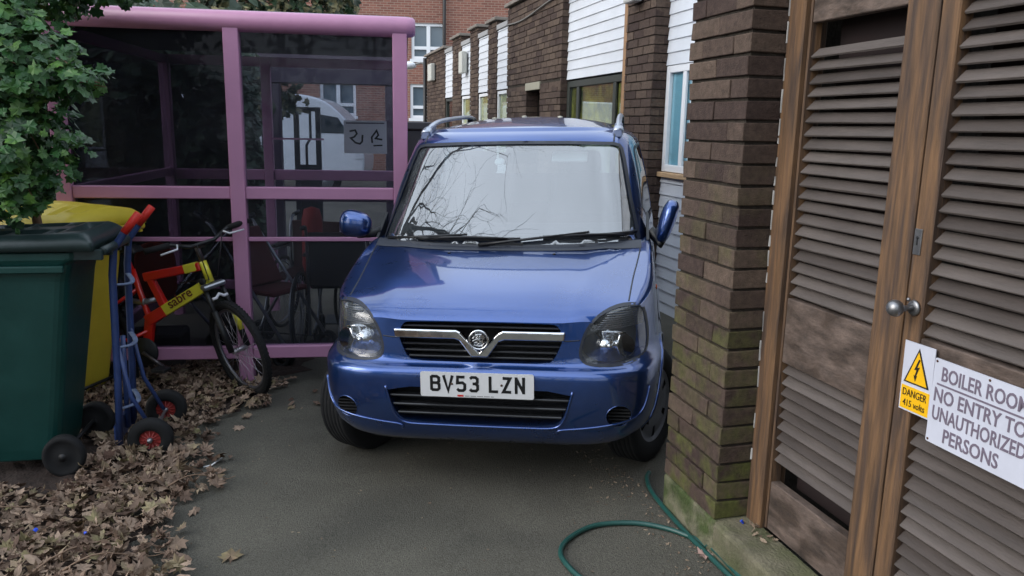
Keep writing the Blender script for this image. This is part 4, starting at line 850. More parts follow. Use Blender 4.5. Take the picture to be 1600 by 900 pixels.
# ---------- dark evergreen hedge beyond the shelter and the bank above it
hedge_m = mat('hedge_leaf', L(44, 70, 40), .6, var=.3, vscale=6, attr=L(120, 112, 76), col2=L(24, 40, 26))
def hedge(name, lab, cat, boxes, n, seed, sz, brown=.0):
    random.seed(seed); o = empty(name, boxes[0][0]); tag(o, lab, cat); O = Vector(boxes[0][0]); mb = MB()
    for c, r in boxes:
        for i in range(n):
            d = Vector([random.uniform(-1, 1) for _ in range(3)]); mx_ = max(abs(d.x), abs(d.y), abs(d.z)); d = d / (mx_ ** .8); k = 1 + .16 * noise.noise(Vector((d.x * 2 * r[0], d.y * 2, d.z * 2 * r[2])) + Vector(c))
            p = Vector(c) + Vector((d.x * r[0], d.y * r[1], d.z * r[2])) * k * random.uniform(.86, 1.04)
            nrm = (d * .5 + Vector((0, -.6, .5)) + Vector([random.gauss(0, .5) for _ in range(3)])).normalized(); q_ = nrm.to_track_quat('Z', 'Y').to_matrix() @ Matrix.Rotation(random.uniform(0, 6.28), 3, 'Z')
            leaf(mb, p - O, random.uniform(.6, 1.2) * sz, beech if random.random() < .6 else ivy_shape, q_, random.uniform(-.3, .3), (random.random(), 1.0 if random.random() < brown else random.random() * .12, 0))
    mb.build('foliage', hedge_m, o, fix=False)
    mb = MB()
    for i in range(10): c, r = random.choice(boxes); x = c[0] + random.uniform(-.8, .8) * r[0] - O.x; y = c[1] - O.y; mb.tube([(x, y, -O.z - .1), (x + random.uniform(-.2, .2), y, c[2] - O.z), (x + random.uniform(-.3, .3), y, c[2] + r[2] * .7 - O.z)], [.06, .045, .02], 6)
    mb.build('trunk', mat('hedge_wood', L(70, 54, 42), .9), o)
hedge('evergreen_hedge', 'dark evergreen hedge close behind the left half of the shelter', 'hedge', [((-3.9, 8.3, 1.15), (1.2, .5, 1.4)), ((-5.8, 8.0, 1.2), (1.3, .6, 1.5)), ((-3.15, 7.9, 1.05), (.55, .35, 1.35)), ((-4.4, 7.6, 1.2), (.9, .35, 1.5)), ((-5.4, 7.0, 1.2), (.9, .4, 1.5))], 3000, 9, .11)
hedge('ivy_bank', 'brownish ivy covered bank top showing above the shelter roof', 'hedge', [((-4.4, 10.6, 2.6), (1.5, .7, .95)), ((-3.1, 10.9, 3.2), (.9, .5, .45)), ((-6.2, 10.4, 2.4), (1.6, .8, 1.3))], 2000, 12, .08, brown=.6)
hedge('left_hedge', 'dark overgrown hedge behind the bins at the left edge', 'hedge', [((-4.1, 4.4, 1.0), (.7, 1.4, 1.25)), ((-4.0, 2.4, 1.1), (.5, .9, 1.3))], 1500, 14, .06)

hedge('added_reflection_trees', 'unseen evergreen row added behind the viewer to darken reflections', 'trees', [((0, -9, 3.2), (10, .9, 4.2))], 11000, 15, .15)  # out-of-view row added to darken mirrored surroundings and hold back skylight

# ---------- bare tree over the drive, seen only mirrored in the windscreen and bonnet
random.seed(33)
tree = empty('bare_tree', (-3.6, 5.1, 0)); tag(tree, 'bare winter tree whose branches mirror in the windscreen', 'tree')
mb = MB()
def branch(p, d, ln, r, dep):
    pts = [p]; k = 5; dd = d.copy()
    for i in range(k):
        dd = (dd + Vector([random.gauss(0, .13) for _ in range(3)]) + Vector((0, 0, .03))).normalized(); pts.append(pts[-1] + dd * ln / k)
    mb.tube(pts, [r * (1 - .55 * i / k) for i in range(k + 1)], 6 if dep < 2 else 4, caps=False)
    if dep >= 5: return
    nb_ = 3 if dep < 5 else 2
    for i in range(nb_):
        j = random.randint(2, k) if i else k; ax_ = Vector([random.gauss(0, 1) for _ in range(3)]).normalized()
        nd = (Matrix.Rotation(R(random.uniform(18, 48)), 3, ax_.cross(dd).normalized() if ax_.cross(dd).length > .1 else Vector((1, 0, 0))) @ dd)
        branch(pts[j], nd.normalized(), ln * random.uniform(.62, .82), r * (.50 if i == 0 else .42), dep + 1)
mb.tube([(0, 0, -.1), (.05, 0, 1.2), (.1, .05, 2.8)], [.17, .14, .12], 10)
for d in (Vector((.75, .1, .9)), Vector((.9, -.35, .8)), Vector((.2, .3, 1)), Vector((.55, .55, .9)), Vector((.6, -.15, 1.2))): branch(Vector((.1, .05, 2.75)), d.normalized(), 1.7, .085, 0)
mb.build('trunk', mat('bark', L(70, 60, 54), .9, bump=.5), tree)

# ================================================================== THE CAR
paint = mat('blue_metallic_paint', (.022, .070, .26), .30, metal=.88, coat=1.0, var=.07, vscale=5)
car = empty('car', (-.125, 3.26, .0), (0, R(-1.8), R(-8))); tag(car, 'blue compact car parked facing us in the middle of the drive', 'car')
paint.node_tree.nodes['Principled BSDF'].inputs['Coat IOR'].default_value = 1.75
# local frame: x to the right of the picture, y towards the back of the car, z up; wheels stand at z = -.035
def sgnpow(v, e): return math.copysign(abs(v) ** e, v)
def plan_ring(w_, yf, yr, n_, N=48, par=0.):
    """closed outline, front centre first; dense at the front corners"""
    yc = (yf + yr) / 2; Lf = yc - yf; out = []
    T = []
    for i in range(N): T.append(math.pi / 2 * (i / N))
    half = []
    for i in range(N + 1):
        a = math.pi / 2 * i / N; x = w_ * math.sin(a) ** (2 / n_) if i else 0; y = yc - Lf * math.cos(a) ** (2 / n_) if i < N else yc
        half.append((x, y + par * (x / w_) ** 2 * (1 - i / N)))
    # resample evenly by arc with extra density near the corner
    d = [0]
    for p, q_ in zip(half, half[1:]): d.append(d[-1] + math.hypot(q_[0] - p[0], q_[1] - p[1]))
    fine = []
    for i in range(401):
        a = math.pi / 2 * i / 400; x = w_ * math.sin(a) ** (2 / n_) if i else 0; y = yc - Lf * (math.cos(a) ** (2 / n_) if i < 400 else 0)
        fine.append((x, y + par * (x / w_) ** 2 * max(0, 1 - (y - yf) / .6)))
    dd = [0]
    for p, q_ in zip(fine, fine[1:]): dd.append(dd[-1] + math.hypot(q_[0] - p[0], q_[1] - p[1]))
    half = []; j = 0
    for i in range(N + 1):
        t = dd[-1] * i / N
        while j < 399 and dd[j + 1] < t: j += 1
        f = (t - dd[j]) / max(1e-9, dd[j + 1] - dd[j]); half.append((fine[j][0] + (fine[j + 1][0] - fine[j][0]) * f, fine[j][1] + (fine[j + 1][1] - fine[j][1]) * f))
    q1 = half; Lr = yr - yc
    q2 = [(x, yc + (yc - y) * Lr / Lf) for x, y in reversed(q1[:-1])]
    right = q1 + q2
    left = [(-x, y) for x, y in reversed(right[1:-1])]
    return right + left
wB = [(.22, .72), (.26, .762), (.30, .788), (.36, .805), (.42, .812), (.48, .815), (.54, .815), (.57, .813), (.60, .80), (.70, .79), (.80, .782), (.90, .772), (1.0, .757), (1.06, .745)]
yF_ = [(.22, .10), (.25, .06), (.30, .025), (.36, .008), (.42, .0), (.50, .0), (.55, .002), (.565, .006), (.575, .014), (.583, .032), (.590, .052), (.60, .062)]
zS = [(0, .765), (.08, .775), (.14, .795), (.25, .83), (.4, .865), (.6, .925), (.8, .985), (.95, 1.015), (1.3, 1.03), (3.5, 1.06)]
zC = [(0, .775), (.06, .782), (.10, .800), (.16, .835), (.25, .872), (.4, .917), (.6, .962), (.78, .996), (.95, 1.02), (3.5, 1.06)]
def Ztop(x, y):
    s = lerp(zS, y); c = lerp(zC, y); k = min(1, abs(x) / .765)
    # two soft creases run back from the grille corners
    cr = .006 * math.exp(-((abs(x) - (.42 + .12 * y)) / .05) ** 2) * (1 if y < .85 else 0)
    return s + (c - s) * (1 - k ** 3.2) + cr
body_rings = []
for z in (.22, .235, .25, .27, .30, .33, .36, .39, .42, .45, .48, .51, .54, .555, .565, .575, .585, .592, .60):
    body_rings.append([(x, y, z) for x, y in plan_ring(lerp(wB, z), lerp(yF_, z), 3.5 - lerp(yF_, z) * .5, 7)])
for s in (.08, .18, .3, .42, .55, .68, .8, .9, .96):
    rg = []
    for x, y in plan_ring(1, .062 + .018 * s, 3.47 - .05 * s, 6):
        zt = Ztop(min(.76, abs(x) * .77), y) - .004; z = .60 + (zt - .60) * s; rg.append((x * lerp(wB, z), y, z))
    body_rings.append(rg)
base = plan_ring(1, .078, 3.42, 6)
for k, dz in ((.998, -.013), (.992, -.006), (.984, -.002), (.972, 0), (.955, 0), (.935, 0), (.91, 0), (.88, 0), (.84, 0), (.79, 0), (.73, 0), (.66, 0), (.58, 0), (.5, 0), (.4, 0), (.25, 0), (.1, 0)):
    rg = []
    for x, y in base:
        yy = 1.75 + (y - 1.75) * k; w_ = lerp(wB, Ztop(.75, y)); xx = x * w_ * k; rg.append((xx, yy, Ztop(xx, yy) + dz))
    body_rings.append(rg)
def loft(rings, capb=True, capt=True):
    q = MB(); n = len(rings[0]); vs = [v for r in rings for v in r]; fs = []
    for i in range(len(rings) - 1):
        for j in range(n): fs.append((i * n + j, i * n + (j + 1) % n, (i + 1) * n + (j + 1) % n, (i + 1) * n + j))
    if capb: fs.append(tuple(range(n))[::-1])
    if capt: fs.append(tuple((len(rings) - 1) * n + j for j in range(n)))
    q.add(vs, fs, smooth=True); return q
wide = lambda y, k, a=1.0: 1 + k * max(0, min(1, (y - a) / 1.0)) ** 1.2
body_rings = [[(x * wide(y, .03), y, z) for x, y, z in rg] for rg in body_rings]
bodyMB = loft(body_rings)
def tmp_obj(q, name='tmp'):
    me = q.mesh(name) if isinstance(q, MB) else q
    bm = bmesh.new(); bm.from_mesh(me); bmesh.ops.recalc_face_normals(bm, faces=bm.faces); bm.to_mesh(me); bm.free()
    o = bpy.data.objects.new(name, me); C.objects.link(o); return o
def cut(o, cutters, op='DIFFERENCE'):
    for c_ in cutters:
        m_ = o.modifiers.new('b', 'BOOLEAN'); m_.operation = op; m_.solver = 'EXACT'; m_.object = c_
    bpy.context.view_layer.update(); dg = bpy.context.evaluated_depsgraph_get()
    me = bpy.data.meshes.new_from_object(o.evaluated_get(dg)); o.modifiers.clear(); o.data = me
    for c_ in cutters: bpy.data.objects.remove(c_)
    return o
def bvh_of(me_or_obj):
    me = me_or_obj.data if hasattr(me_or_obj, 'data') else me_or_obj
    return BVHTree.FromPolygons([v.co.copy() for v in me.vertices], [tuple(p.vertices) for p in me.polygons])
bo = tmp_obj(bodyMB, 'body'); BV = bvh_of(bo)
def hit(bv, a, b_, ax='y', side=1):
    if ax == 'y': loc, nrm, i, d = bv.ray_cast(Vector((a, -1, b_)), Vector((0, 1, 0)))
    elif ax == 'x': loc, nrm, i, d = bv.ray_cast(Vector((side * 2, a, b_)), Vector((-side, 0, 0)))
    elif ax == 'z': loc, nrm, i, d = bv.ray_cast(Vector((a, b_, 3)), Vector((0, 0, -1)))
    elif ax == 'r': loc, nrm, i, d = bv.ray_cast(Vector((a, 6, b_)), Vector((0, -1, 0)))
    return loc, nrm
def patch(poly, bv, off, ax='y', side=1, step=.02, holes=None, thick=0):
    """a surface patch: 2d outline draped on the body along an axis and lifted by off"""
    pts = []; n = len(poly)
    for i in range(n):
        a, b_ = Vector(poly[i]), Vector(poly[(i + 1) % n]); k = max(1, int((b_ - a).length / step))
        for j in range(k): pts.append(a + (b_ - a) * j / k)
    ne = len(pts); edges = [(i, (i + 1) % ne) for i in range(ne)]
    hp = []
    if holes:
        for h in holes:
            s0 = len(pts) ; hh = []
            for i in range(len(h)):
                a, b_ = Vector(h[i]), Vector(h[(i + 1) % len(h)]); k = max(1, int((b_ - a).length / step))
                for j in range(k): hh.append(a + (b_ - a) * j / k)
            pts += hh; edges += [(s0 + i, s0 + (i + 1) % len(hh)) for i in range(len(hh))]
    x0, x1 = min(p.x for p in pts), max(p.x for p in pts); y0, y1 = min(p.y for p in pts), max(p.y for p in pts)
    def inside(p, pl):
        c_ = False; m_ = len(pl)
        for i in range(m_):
            a, b_ = pl[i], pl[(i + 1) % m_]
            if (a[1] > p[1]) != (b_[1] > p[1]) and p[0] < (b_[0] - a[0]) * (p[1] - a[1]) / (b_[1] - a[1]) + a[0]: c_ = not c_
        return c_
    xg = x0 + step / 2
    while xg < x1:
        yg = y0 + step / 2
        while yg < y1:
            p = Vector((xg, yg))
            if inside(p, poly) and not any(inside(p, h) for h in (holes or [])) and min((p - q_).length for q_ in pts[:ne]) > step * .45: pts.append(p)
            yg += step
        xg += step
    vv, ee, ff, *_ = delaunay_2d_cdt(pts, edges, [], 0 , 1e-5)
    q = MB(); vs = []; ok = []
    for p in vv:
        loc, nrm = hit(bv, p.x, p.y, ax, side)
        if loc is None: vs.append(Vector((0, 0, 0))); ok.append(False); continue
        if ax == 'y' and nrm.y > 0: nrm = -nrm
        if ax == 'x' and nrm.x * side < 0: nrm = -nrm
        if ax == 'z' and nrm.z < 0: nrm = -nrm
        if ax == 'r' and nrm.y < 0: nrm = -nrm
        vs.append(loc + nrm * off); ok.append(True)
    fs = []
    for f in ff:
        c_ = sum((vv[i] for i in f), Vector((0, 0))) / len(f)
        if inside(c_, poly) and not any(inside(c_, h) for h in (holes or [])) and all(ok[i] for i in f): fs.append(tuple(f))
    q.add(vs, fs, smooth=True); return q
def line_on(bv, pts, r, off=0., ax='y', side=1, n=6, k=4):
    o = []
    for p in catm([(a, b_) for a, b_ in pts], k):
        loc, nrm = hit(bv, p.x, p.y, ax, side)
        if loc is None: continue
        if (ax == 'y' and nrm.y > 0) or (ax == 'z' and nrm.z < 0) or (ax == 'x' and nrm.x * side < 0): nrm = -nrm
        o.append(loc + nrm * off)
    q = MB(); q.tube(o, r, n); return q
mirror = lambda P: [(-x, z) for x, z in P]
head = [(.655, .838), (.600, .836), (.545, .822), (.500, .797), (.472, .765), (.452, .725), (.440, .680), (.436, .645), (.445, .618), (.470, .604), (.54, .598), (.62, .600), (.700, .610), (.722, .622), (.728, .68), (.718, .76), (.700, .825)]
head = smooth_poly(head, 1)
grille = smooth_poly([(-.362, .705), (-.355, .745), (-.335, .770), (-.30, .774), (0, .776), (.30, .774), (.335, .770), (.355, .745), (.362, .705), (.345, .66), (.325, .62), (.300, .603), (0, .598), (-.300, .603), (-.325, .62), (-.345, .66)], 1)
intake = smooth_poly([(-.405, .500), (0, .500), (.405, .500), (.388, .43), (.365, .37), (.325, .338), (0, .332), (-.325, .338), (-.365, .37), (-.388, .43)], 1)
fog = lambda s: [(s * .605 + .052 * math.cos(t), .385 + .048 * math.sin(t)) for t in [2 * math.pi * i / 24 for i in range(24)]]
WZ, WY = .250, .62
def cyl(x0, x1, y, z, r, n=48): q = MB(); q.prism([(y + r * math.cos(2 * math.pi * i / n), z + r * math.sin(2 * math.pi * i / n)) for i in range(n)], x0, x1, 'x'); return q
cutters = []
for s in (-1, 1):
    q = MB(); q.prism([(s * x, z) for x, z in head], -.2, .36, 'y'); cutters.append(tmp_obj(q))
    q = MB(); q.prism(fog(s), -.2, .17, 'y'); cutters.append(tmp_obj(q))
    for y in (WY, WY + 2.36): cutters.append(tmp_obj(cyl(s * .42, s * 1.1, y, WZ + .01, .335)))
q = MB(); q.prism(grille, -.2, .17, 'y'); cutters.append(tmp_obj(q)); q = MB(); q.prism(intake, -.2, .12, 'y'); cutters.append(tmp_obj(q))
cut(bo, cutters)
bo.data.materials.clear(); bo.data.materials.append(paint); bo.parent = car; bo.name = 'body'
for p in bo.data.polygons: p.use_smooth = True
em = bo.modifiers.new('e', 'EDGE_SPLIT'); em.split_angle = R(38)
# black arch linings, plus boxes added underneath to block light
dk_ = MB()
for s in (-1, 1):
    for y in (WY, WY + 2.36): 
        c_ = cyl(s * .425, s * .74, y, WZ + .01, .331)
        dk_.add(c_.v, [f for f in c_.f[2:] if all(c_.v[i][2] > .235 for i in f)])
dk_.rng(-.40, .40, .30, 3.3, .15, .219); dk_.rng(-.72, -.401, .98, 2.6, .15, .218); dk_.rng(.401, .72, .98, 2.6, .15, .218); dk_.build('underbody_light_block', mat('lining_and_block_black', L(12, 12, 13), .95), car)

# ---- greenhouse shell
wG = [(.93, .748), (1.0, .742), (1.1, .730), (1.2, .715), (1.3, .697), (1.4, .675), (1.5, .648), (1.54, .630), (1.57, .602), (1.588, .565)]
def yG(z): return .765 + (z - 1.0) * .985 if z < 1.53 else lerp([(1.53, 1.287), (1.55, 1.315), (1.57, 1.355), (1.588, 1.41)], z)
def rG(z): return 3.47 - .12 * max(0, z - 1.0) ** 1.5 if z < 1.53 else lerp([(1.53, 3.42), (1.588, 3.32)], z)
def Zroof(x, y): return 1.588 + .075 * max(0, 1 - (abs(x) / .565) ** 2.4) * min(1, max(0, (y - 1.39) / .62)) ** .6 * min(1, max(0, (3.36 - y) / .5)) ** .6 + .012 * min(1, max(0, (y - 1.39) / .62))
def greenh(d=0., zb=.93):
    rs = []
    for z in (zb, 1.0, 1.05, 1.1, 1.15, 1.2, 1.25, 1.3, 1.35, 1.4, 1.45, 1.5, 1.52, 1.54, 1.555, 1.57, 1.58, 1.588):
        rs.append([(x, y, z - d * .9 if z > 1.3 else z) for x, y in plan_ring(lerp(wG, z) - d, yG(z) + d * 1.3, rG(z) - d, 8, par=.075)])
    b_ = plan_ring(lerp(wG, 1.588) - d, yG(1.588) + d * 1.3, rG(1.588) - d, 8, par=.075); cy_ = (1.41 + 3.32) / 2
    for k in (.985, .965, .94, .9, .85, .78, .7, .6, .48, .35, .2, .08):
        rs.append([(x * k, cy_ + (y - cy_) * k, Zroof(x * k, cy_ + (y - cy_) * k) - d * .9) for x, y in b_])
    rs = [[(x * wide(y, .07, 1.12), y, z) for x, y, z in rg] for rg in rs]
    return loft(rs)
go = tmp_obj(greenh(), 'roof'); GV = bvh_of(go)
ws = [(-.690, 1.030), (-.645, 1.215), (-.606, 1.42), (-.590, 1.482), (-.575, 1.502), (-.54, 1.512), (-.3, 1.520), (0, 1.523), (.3, 1.520), (.54, 1.512), (.575, 1.502), (.590, 1.482), (.606, 1.42), (.645, 1.215), (.690, 1.030), (.680, 1.018), (.3, 1.008), (0, 1.004), (-.3, 1.008), (-.680, 1.018)]
def shrink(P, d):
    cx = sum(p[0] for p in P) / len(P); cz = sum(p[1] for p in P) / len(P); o = []
    n = len(P)
    for i in range(n):
        a, b_, c_ = Vector(P[i - 1]), Vector(P[i]), Vector(P[(i + 1) % n]); t = (c_ - a).normalized(); nn = Vector((-t.y, t.x)); 
        if nn.dot(Vector((cx, cz)) - b_) < 0: nn = -nn
        o.append(tuple(b_ + nn * d))
    return o
sw1 = smooth_poly([(1.13, 1.065), (1.50, 1.465), (1.58, 1.49), (2.33, 1.505), (2.36, 1.49), (2.36, 1.075), (2.33, 1.065)], 1)
sw2 = smooth_poly([(2.46, 1.07), (2.46, 1.49), (2.49, 1.505), (3.05, 1.49), (3.18, 1.42), (3.26, 1.12), (3.22, 1.08)], 1)
rw = round_rect(-.56, .56, 1.10, 1.47, .05)
cutters = [tmp_obj(greenh(.045, .80))]
for P, a, b_, ax_ in ((ws, .3, 1.9, 'y'), (sw1, -1, 1, 'x'), (sw2, -1, 1, 'x'), (rw, 2.9, 4, 'y')):
    q = MB(); q.prism(P, a, b_, ax_); cutters.append(tmp_obj(q))
cut(go, cutters); go.data.materials.clear(); go.data.materials.append(paint); go.parent = car; go.name = 'roof'
for p in go.data.polygons: p.use_smooth = True
em = go.modifiers.new('e', 'EDGE_SPLIT'); em.split_angle = R(38)
wsg = glass('windscreen_glass', (.52, .60, .62), .26, .0, .95, dirt=.05, dcol=(.5, .55, .6)); sg = glass('side_glass', (.10, .11, .12), .06, .0, .6)
o = patch(shrink(ws, -.004), GV, -.006, step=.035).build('windscreen', wsg, car, fix=False)
seal = mat('window_seal', L(38, 42, 52), .5)
patch(shrink(ws, -.008), GV, .0015, step=.03, holes=[shrink(ws, .009)]).build('windscreen_seal', seal, o, fix=False)
for s in (-1, 1):
    o = patch(shrink(sw1, -.004), GV, -.006, 'x', s, step=.05).build('side_window', sg, car, fix=False)
    patch(shrink(sw1, -.010), GV, .0015, 'x', s, step=.04, holes=[shrink(sw1, .008)]).build('window_seal', seal, o, fix=False)
    o = patch(shrink(sw2, -.004), GV, -.006, 'x', s, step=.05).build('side_window', sg, car, fix=False)
patch(shrink(rw, -.004), GV, -.006, 'r', step=.06).build('rear_window', glass('rear_glass', (.6, .66, .66), .05, 0, .6), car, fix=False)
# shut lines and drip rails
for s in (-1, 1):
    gap = MB()
    for P, ax_ in (([(s * .640, .25), (s * .648, .36), (s * .660, .5), (s * .677, .65), (s * .692, .80), (s * .693, .86)], 'z'),):
        t = line_on(BV, P, .0035, .0008, ax_); gap.add(t.v, t.f)
    gap.build('bonnet_gap', seal, car)
    t = line_on(BV, [(s * .435, .706), (s * .40, .703), (s * .368, .702)], .003, .0006); t.build('bonnet_gap', seal, car)
    t = line_on(GV, [(s * .545, 1.34 + .03), (s * .545, 1.40), (s * .548, 1.5), (s * .552, 1.7), (s * .556, 2.2), (s * .556, 3.0)], .005, .0, 'z'); t.build('roof_channel', seal, car)
    t = line_on(BV, [(1.02, .34), (1.03, .5), (1.02, .75), (1.03, .98)], .003, .0006, 'x', s); t.build('door_gap', seal, car)
    # bumper corner crease and arch lip
    t = line_on(BV, [(s * .345, .298), (s * .352, .318), (s * .45, .330), (s * .56, .345), (s * .66, .362), (s * .700, .385), (s * .722, .43), (s * .735, .49)], .0055, .0015); t.build('bumper_crease', paint, car)
    pts = []
    for i in range(25):
        a = R(-20 + 220 * i / 24); y, z = WY + .338 * math.cos(a), WZ + .01 + .338 * math.sin(a); loc, nrm = hit(BV, y, max(z, .235), 'x', s)
        if loc is not None and z > .23: pts.append(loc + Vector((s * .001, 0, 0)))
    q = MB(); q.tube(pts, .008, 8); q.build('arch_lip', paint, car)
    # fog recess slats and rim
    q = MB()
    for i in range(6): z = .345 + .016 * i; hw_ = math.sqrt(max(0, .050 ** 2 - ((z - .385) * 1.05) ** 2)); loc, nrm = hit(BV, s * .605, z); q.rng(s * .605 - hw_, s * .605 + hw_, loc.y + .022, loc.y + .05, z - .0028, z + .0028)
    fo_ = q.build('fog_grille', dark_in, car); 
    q = MB(); q.prism(fog(s), .165, .168, 'y'); q.build('backing', dark_in, fo_)
    pts = []
    for i in range(33): t_ = 2 * math.pi * i / 32; loc, nrm = hit(BV, s * .605 + .054 * math.cos(t_), .385 + .050 * math.sin(t_)); pts.append(loc + nrm * (.0 if nrm.y < 0 else 0))
    q = MB(); q.tube(pts[:-1], .0025, 6, closed=True); q.build('rim', paint, fo_)
# lower intake
def bars(P, zs, y0, y1, th, wid=None, cx=0):
    q = MB()
    for z in zs:
        xs_ = []
        for i in range(len(P)):
            a, b_ = P[i], P[(i + 1) % len(P)]
            if (a[1] - z) * (b_[1] - z) <= 0 and abs(a[1] - b_[1]) > 1e-9: xs_.append(a[0] + (b_[0] - a[0]) * (z - a[1]) / (b_[1] - a[1]))
        if len(xs_) < 2: continue
        x0, x1 = min(xs_), max(xs_); N = 16; front = []; 
        for i in range(N + 1):
            x = x0 + (x1 - x0) * i / N; loc, nrm = hit(BV, x, z); front.append((x, loc.y))
        poly = [(x, y + y0) for x, y in front] + [(x, y + y1) for x, y in reversed(front)]
        q.prism(poly, z - th / 2, z + th / 2, 'z')
    return q
gr_m = mat('grille_black', L(34, 35, 38), .32, spec=.7)
o = bars(intake, [.455, .415, .375], .008, .05, .010).build('lower_grille', gr_m, car, bevel=.003)
q = MB(); q.prism(shrink(intake, -.002), .114, .117, 'y'); q.build('backing', dark_in, o)
o = bars(grille, [.752, .672, .644, .618], .012, .05, .008).build('upper_grille', gr_m, car, bevel=.002)
q = MB(); q.prism(shrink(grille, -.002), .164, .167, 'y'); q.build('backing', dark_in, o)
t = line_on(BV, [(x, z) for x, z in intake[:0]] or [(-.41, .50), (-.392, .43), (-.37, .365), (-.325, .328), (-.2, .323), (0, .322), (.2, .323), (.325, .328), (.37, .365), (.392, .43), (.41, .50)], .006, .001); t.build('intake_lip', paint, o)
# chrome V bar
top = [(-.372, .742), (-.09, .742), (-.072, .733), (.012, .640 + .005), (.096, .733), (.114, .742), (.386, .742)]
bot = [(.380, .702), (.122, .702), (.100, .694), (.048, .622), (-.024, .622), (-.076, .694), (-.098, .702), (-.366, .702)]
top = [(x - .012, z) for x, z in top]; bot = [(x - .012, z) for x, z in bot]
poly = top + bot
def bar3(P, y0, y1, m_, name, par, bev):
    q = MB(); pl = []
    n = len(P)
    for i in range(n):
        a, b_ = Vector(P[i]), Vector(P[(i + 1) % n]); k = max(1, int((b_ - a).length / .05)); pl += [a + (b_ - a) * j / k for j in range(k)]
    vv, ee, ff, *_ = delaunay_2d_cdt(pl, [(i, (i + 1) % len(pl)) for i in range(len(pl))], [], 1, 1e-6)
    def Y(x): return hit(BV, x, .72)[0].y
    nv = len(vv); vs = [(p.x, Y(p.x) + y0, p.y) for p in vv] + [(p.x, Y(p.x) + y1, p.y) for p in vv]
    fs = [tuple(f) for f in ff] + [tuple(i + nv for i in reversed(f)) for f in ff]; cnt_ = {}
    for f in ff:
        for i in range(len(f)): e = (f[i], f[(i + 1) % len(f)]); cnt_[tuple(sorted(e))] = cnt_.get(tuple(sorted(e)), 0) + 1
    fs += [(a, b_, b_ + nv, a + nv) for (a, b_), c_ in cnt_.items() if c_ == 1]
    q.add(vs, fs); return q.build(name, m_, par, bevel=bev, seg=4)
bar3(poly, -.014, .02, chrome, 'chrome_bar', car, .0075)
bx0, bz0 = 0, .704; by0 = hit(BV, 0, .704)[0].y - .022
q = MB(); torus(q, (bx0, by0, bz0), .041, .0045, 'y', 40, 10); q.lathe([(.038, .0), (.036, .012), (.03, .03)], (bx0, by0, bz0), 'y', 32); bd = q.build('badge', chrome, car)
q = MB(); q.lathe([(0, .0), (.038, .0), (.038, .006), (0, .006)], (bx0, by0, bz0), 'y', 32); q.build('badge_disc', mat('badge_dark', L(44, 46, 52), .3, metal=.6), bd)
fb = lambda u, v, h: (bx0 + u, by0 - .0005 - h, bz0 + v); q = MB()
S = .001
for P, w_ in (([(-20, 12), (-14, 20), (-4, 21), (2, 14), (-2, 6), (-10, 2)], 5), ([(-20, 12), (-25, 8), (-19, 6)], 3.5), ([(0, 24), (10, 22), (20, 14), (24, 4)], 4.5), ([(6, 16), (14, 11), (18, 4), (18, -4)], 4), ([(-10, 2), (2, 0), (10, -4), (18, -10), (22, -16)], 6.5), ([(-10, 2), (-20, -2), (-27, -6)], 4.5), ([(-2, 0), (-8, -10), (-18, -14)], 4.5), ([(8, -6), (2, -16), (-6, -20)], 4), ([(-20, -22), (0, -27), (18, -23)], 4), ([(-4, 8), (4, 6), (9, 1)], 4)):
    q.ribbon([(a * S, b_ * S) for a, b_ in P], w_ * S, fb, .003)
q.build('griffin_relief', chrome, bd, bevel=.0008)
# number plate
py = hit(BV, 0, .52)[0].y - .016; pz = .520
q = MB(); q.prism([(x, z + pz) for x, z in round_rect(-.247, .247, -.055, .055, .008)], py, py + .006, 'y'); plt = q.build('number_plate', mat('plate_white', L(205, 206, 208), .3, coat=.4), car)
q = MB(); q.rng(-.20, .20, py + .007, py + .05, pz - .045, pz + .045); q.build('bracket', black_pl, plt)
GL = {'B': [[(7, 5), (7, 74)], [(7, 72), (33, 72), (42, 65), (42, 48), (34, 41), (7, 41)], [(33, 41), (43, 34), (43, 14), (35, 7), (7, 7)]], 'V': [[(4, 78), (25, 5), (46, 78)]], '5': [[(43, 72), (10, 72), (8.5, 43), (33, 45), (43, 37), (43, 15), (35, 7), (16, 7), (7, 15)]],
      '3': [[(8, 65), (16, 72), (34, 72), (42, 65), (42, 48), (34, 41), (20, 41)], [(33, 41), (43, 34), (43, 15), (35, 7), (15, 7), (7, 15)]], 'L': [[(8, 79), (8, 7), (45, 7)]], 'Z': [[(6, 72), (40, 72), (9, 7), (45, 7)]], 'N': [[(8, 0), (8, 79)], [(8, 72), (42, 7)], [(42, 0), (42, 79)]]}
xx = -.2045; sc_ = .00093; regm = mat('plate_black', L(18, 18, 20), .4)
for ch in 'BV53 LZN':
    if ch == ' ': xx += .033 * sc_ / .001; continue
    q = MB()
    for k_, P in enumerate(GL[ch]): q.ribbon([(a * sc_, b_ * sc_) for a, b_ in P], .0135 * sc_ / .001, lambda u, v, h, x_=xx, kk=k_: (x_ + u, py - .0002 - h - kk * .00008, pz - .031 + v), .0008)
    q.build('character', regm, plt); xx += .0605 * sc_ / .001
q = MB()
for x in (-.108, .108): q.lathe([(0, -.0035), (.004, -.003), (.0055, 0)], (x, py, pz + .004), 'y', 12)
q.build('screw', mat('rusty_screw', L(70, 48, 30), .7), plt)
q = MB(); q.rng(-.085, -.058, py - .0006, py, pz - .052, pz - .044); q.build('dealer_mark', mat('dealer_red', L(190, 40, 36), .4), plt)
q = MB()
for i in range(30): 
    if i % 7 != 5: q.rng(-.052 + i * .0042, -.0495 + i * .0042, py - .0006, py, pz - .0505, pz - .047)
q.build('small_print', black_pl, plt)
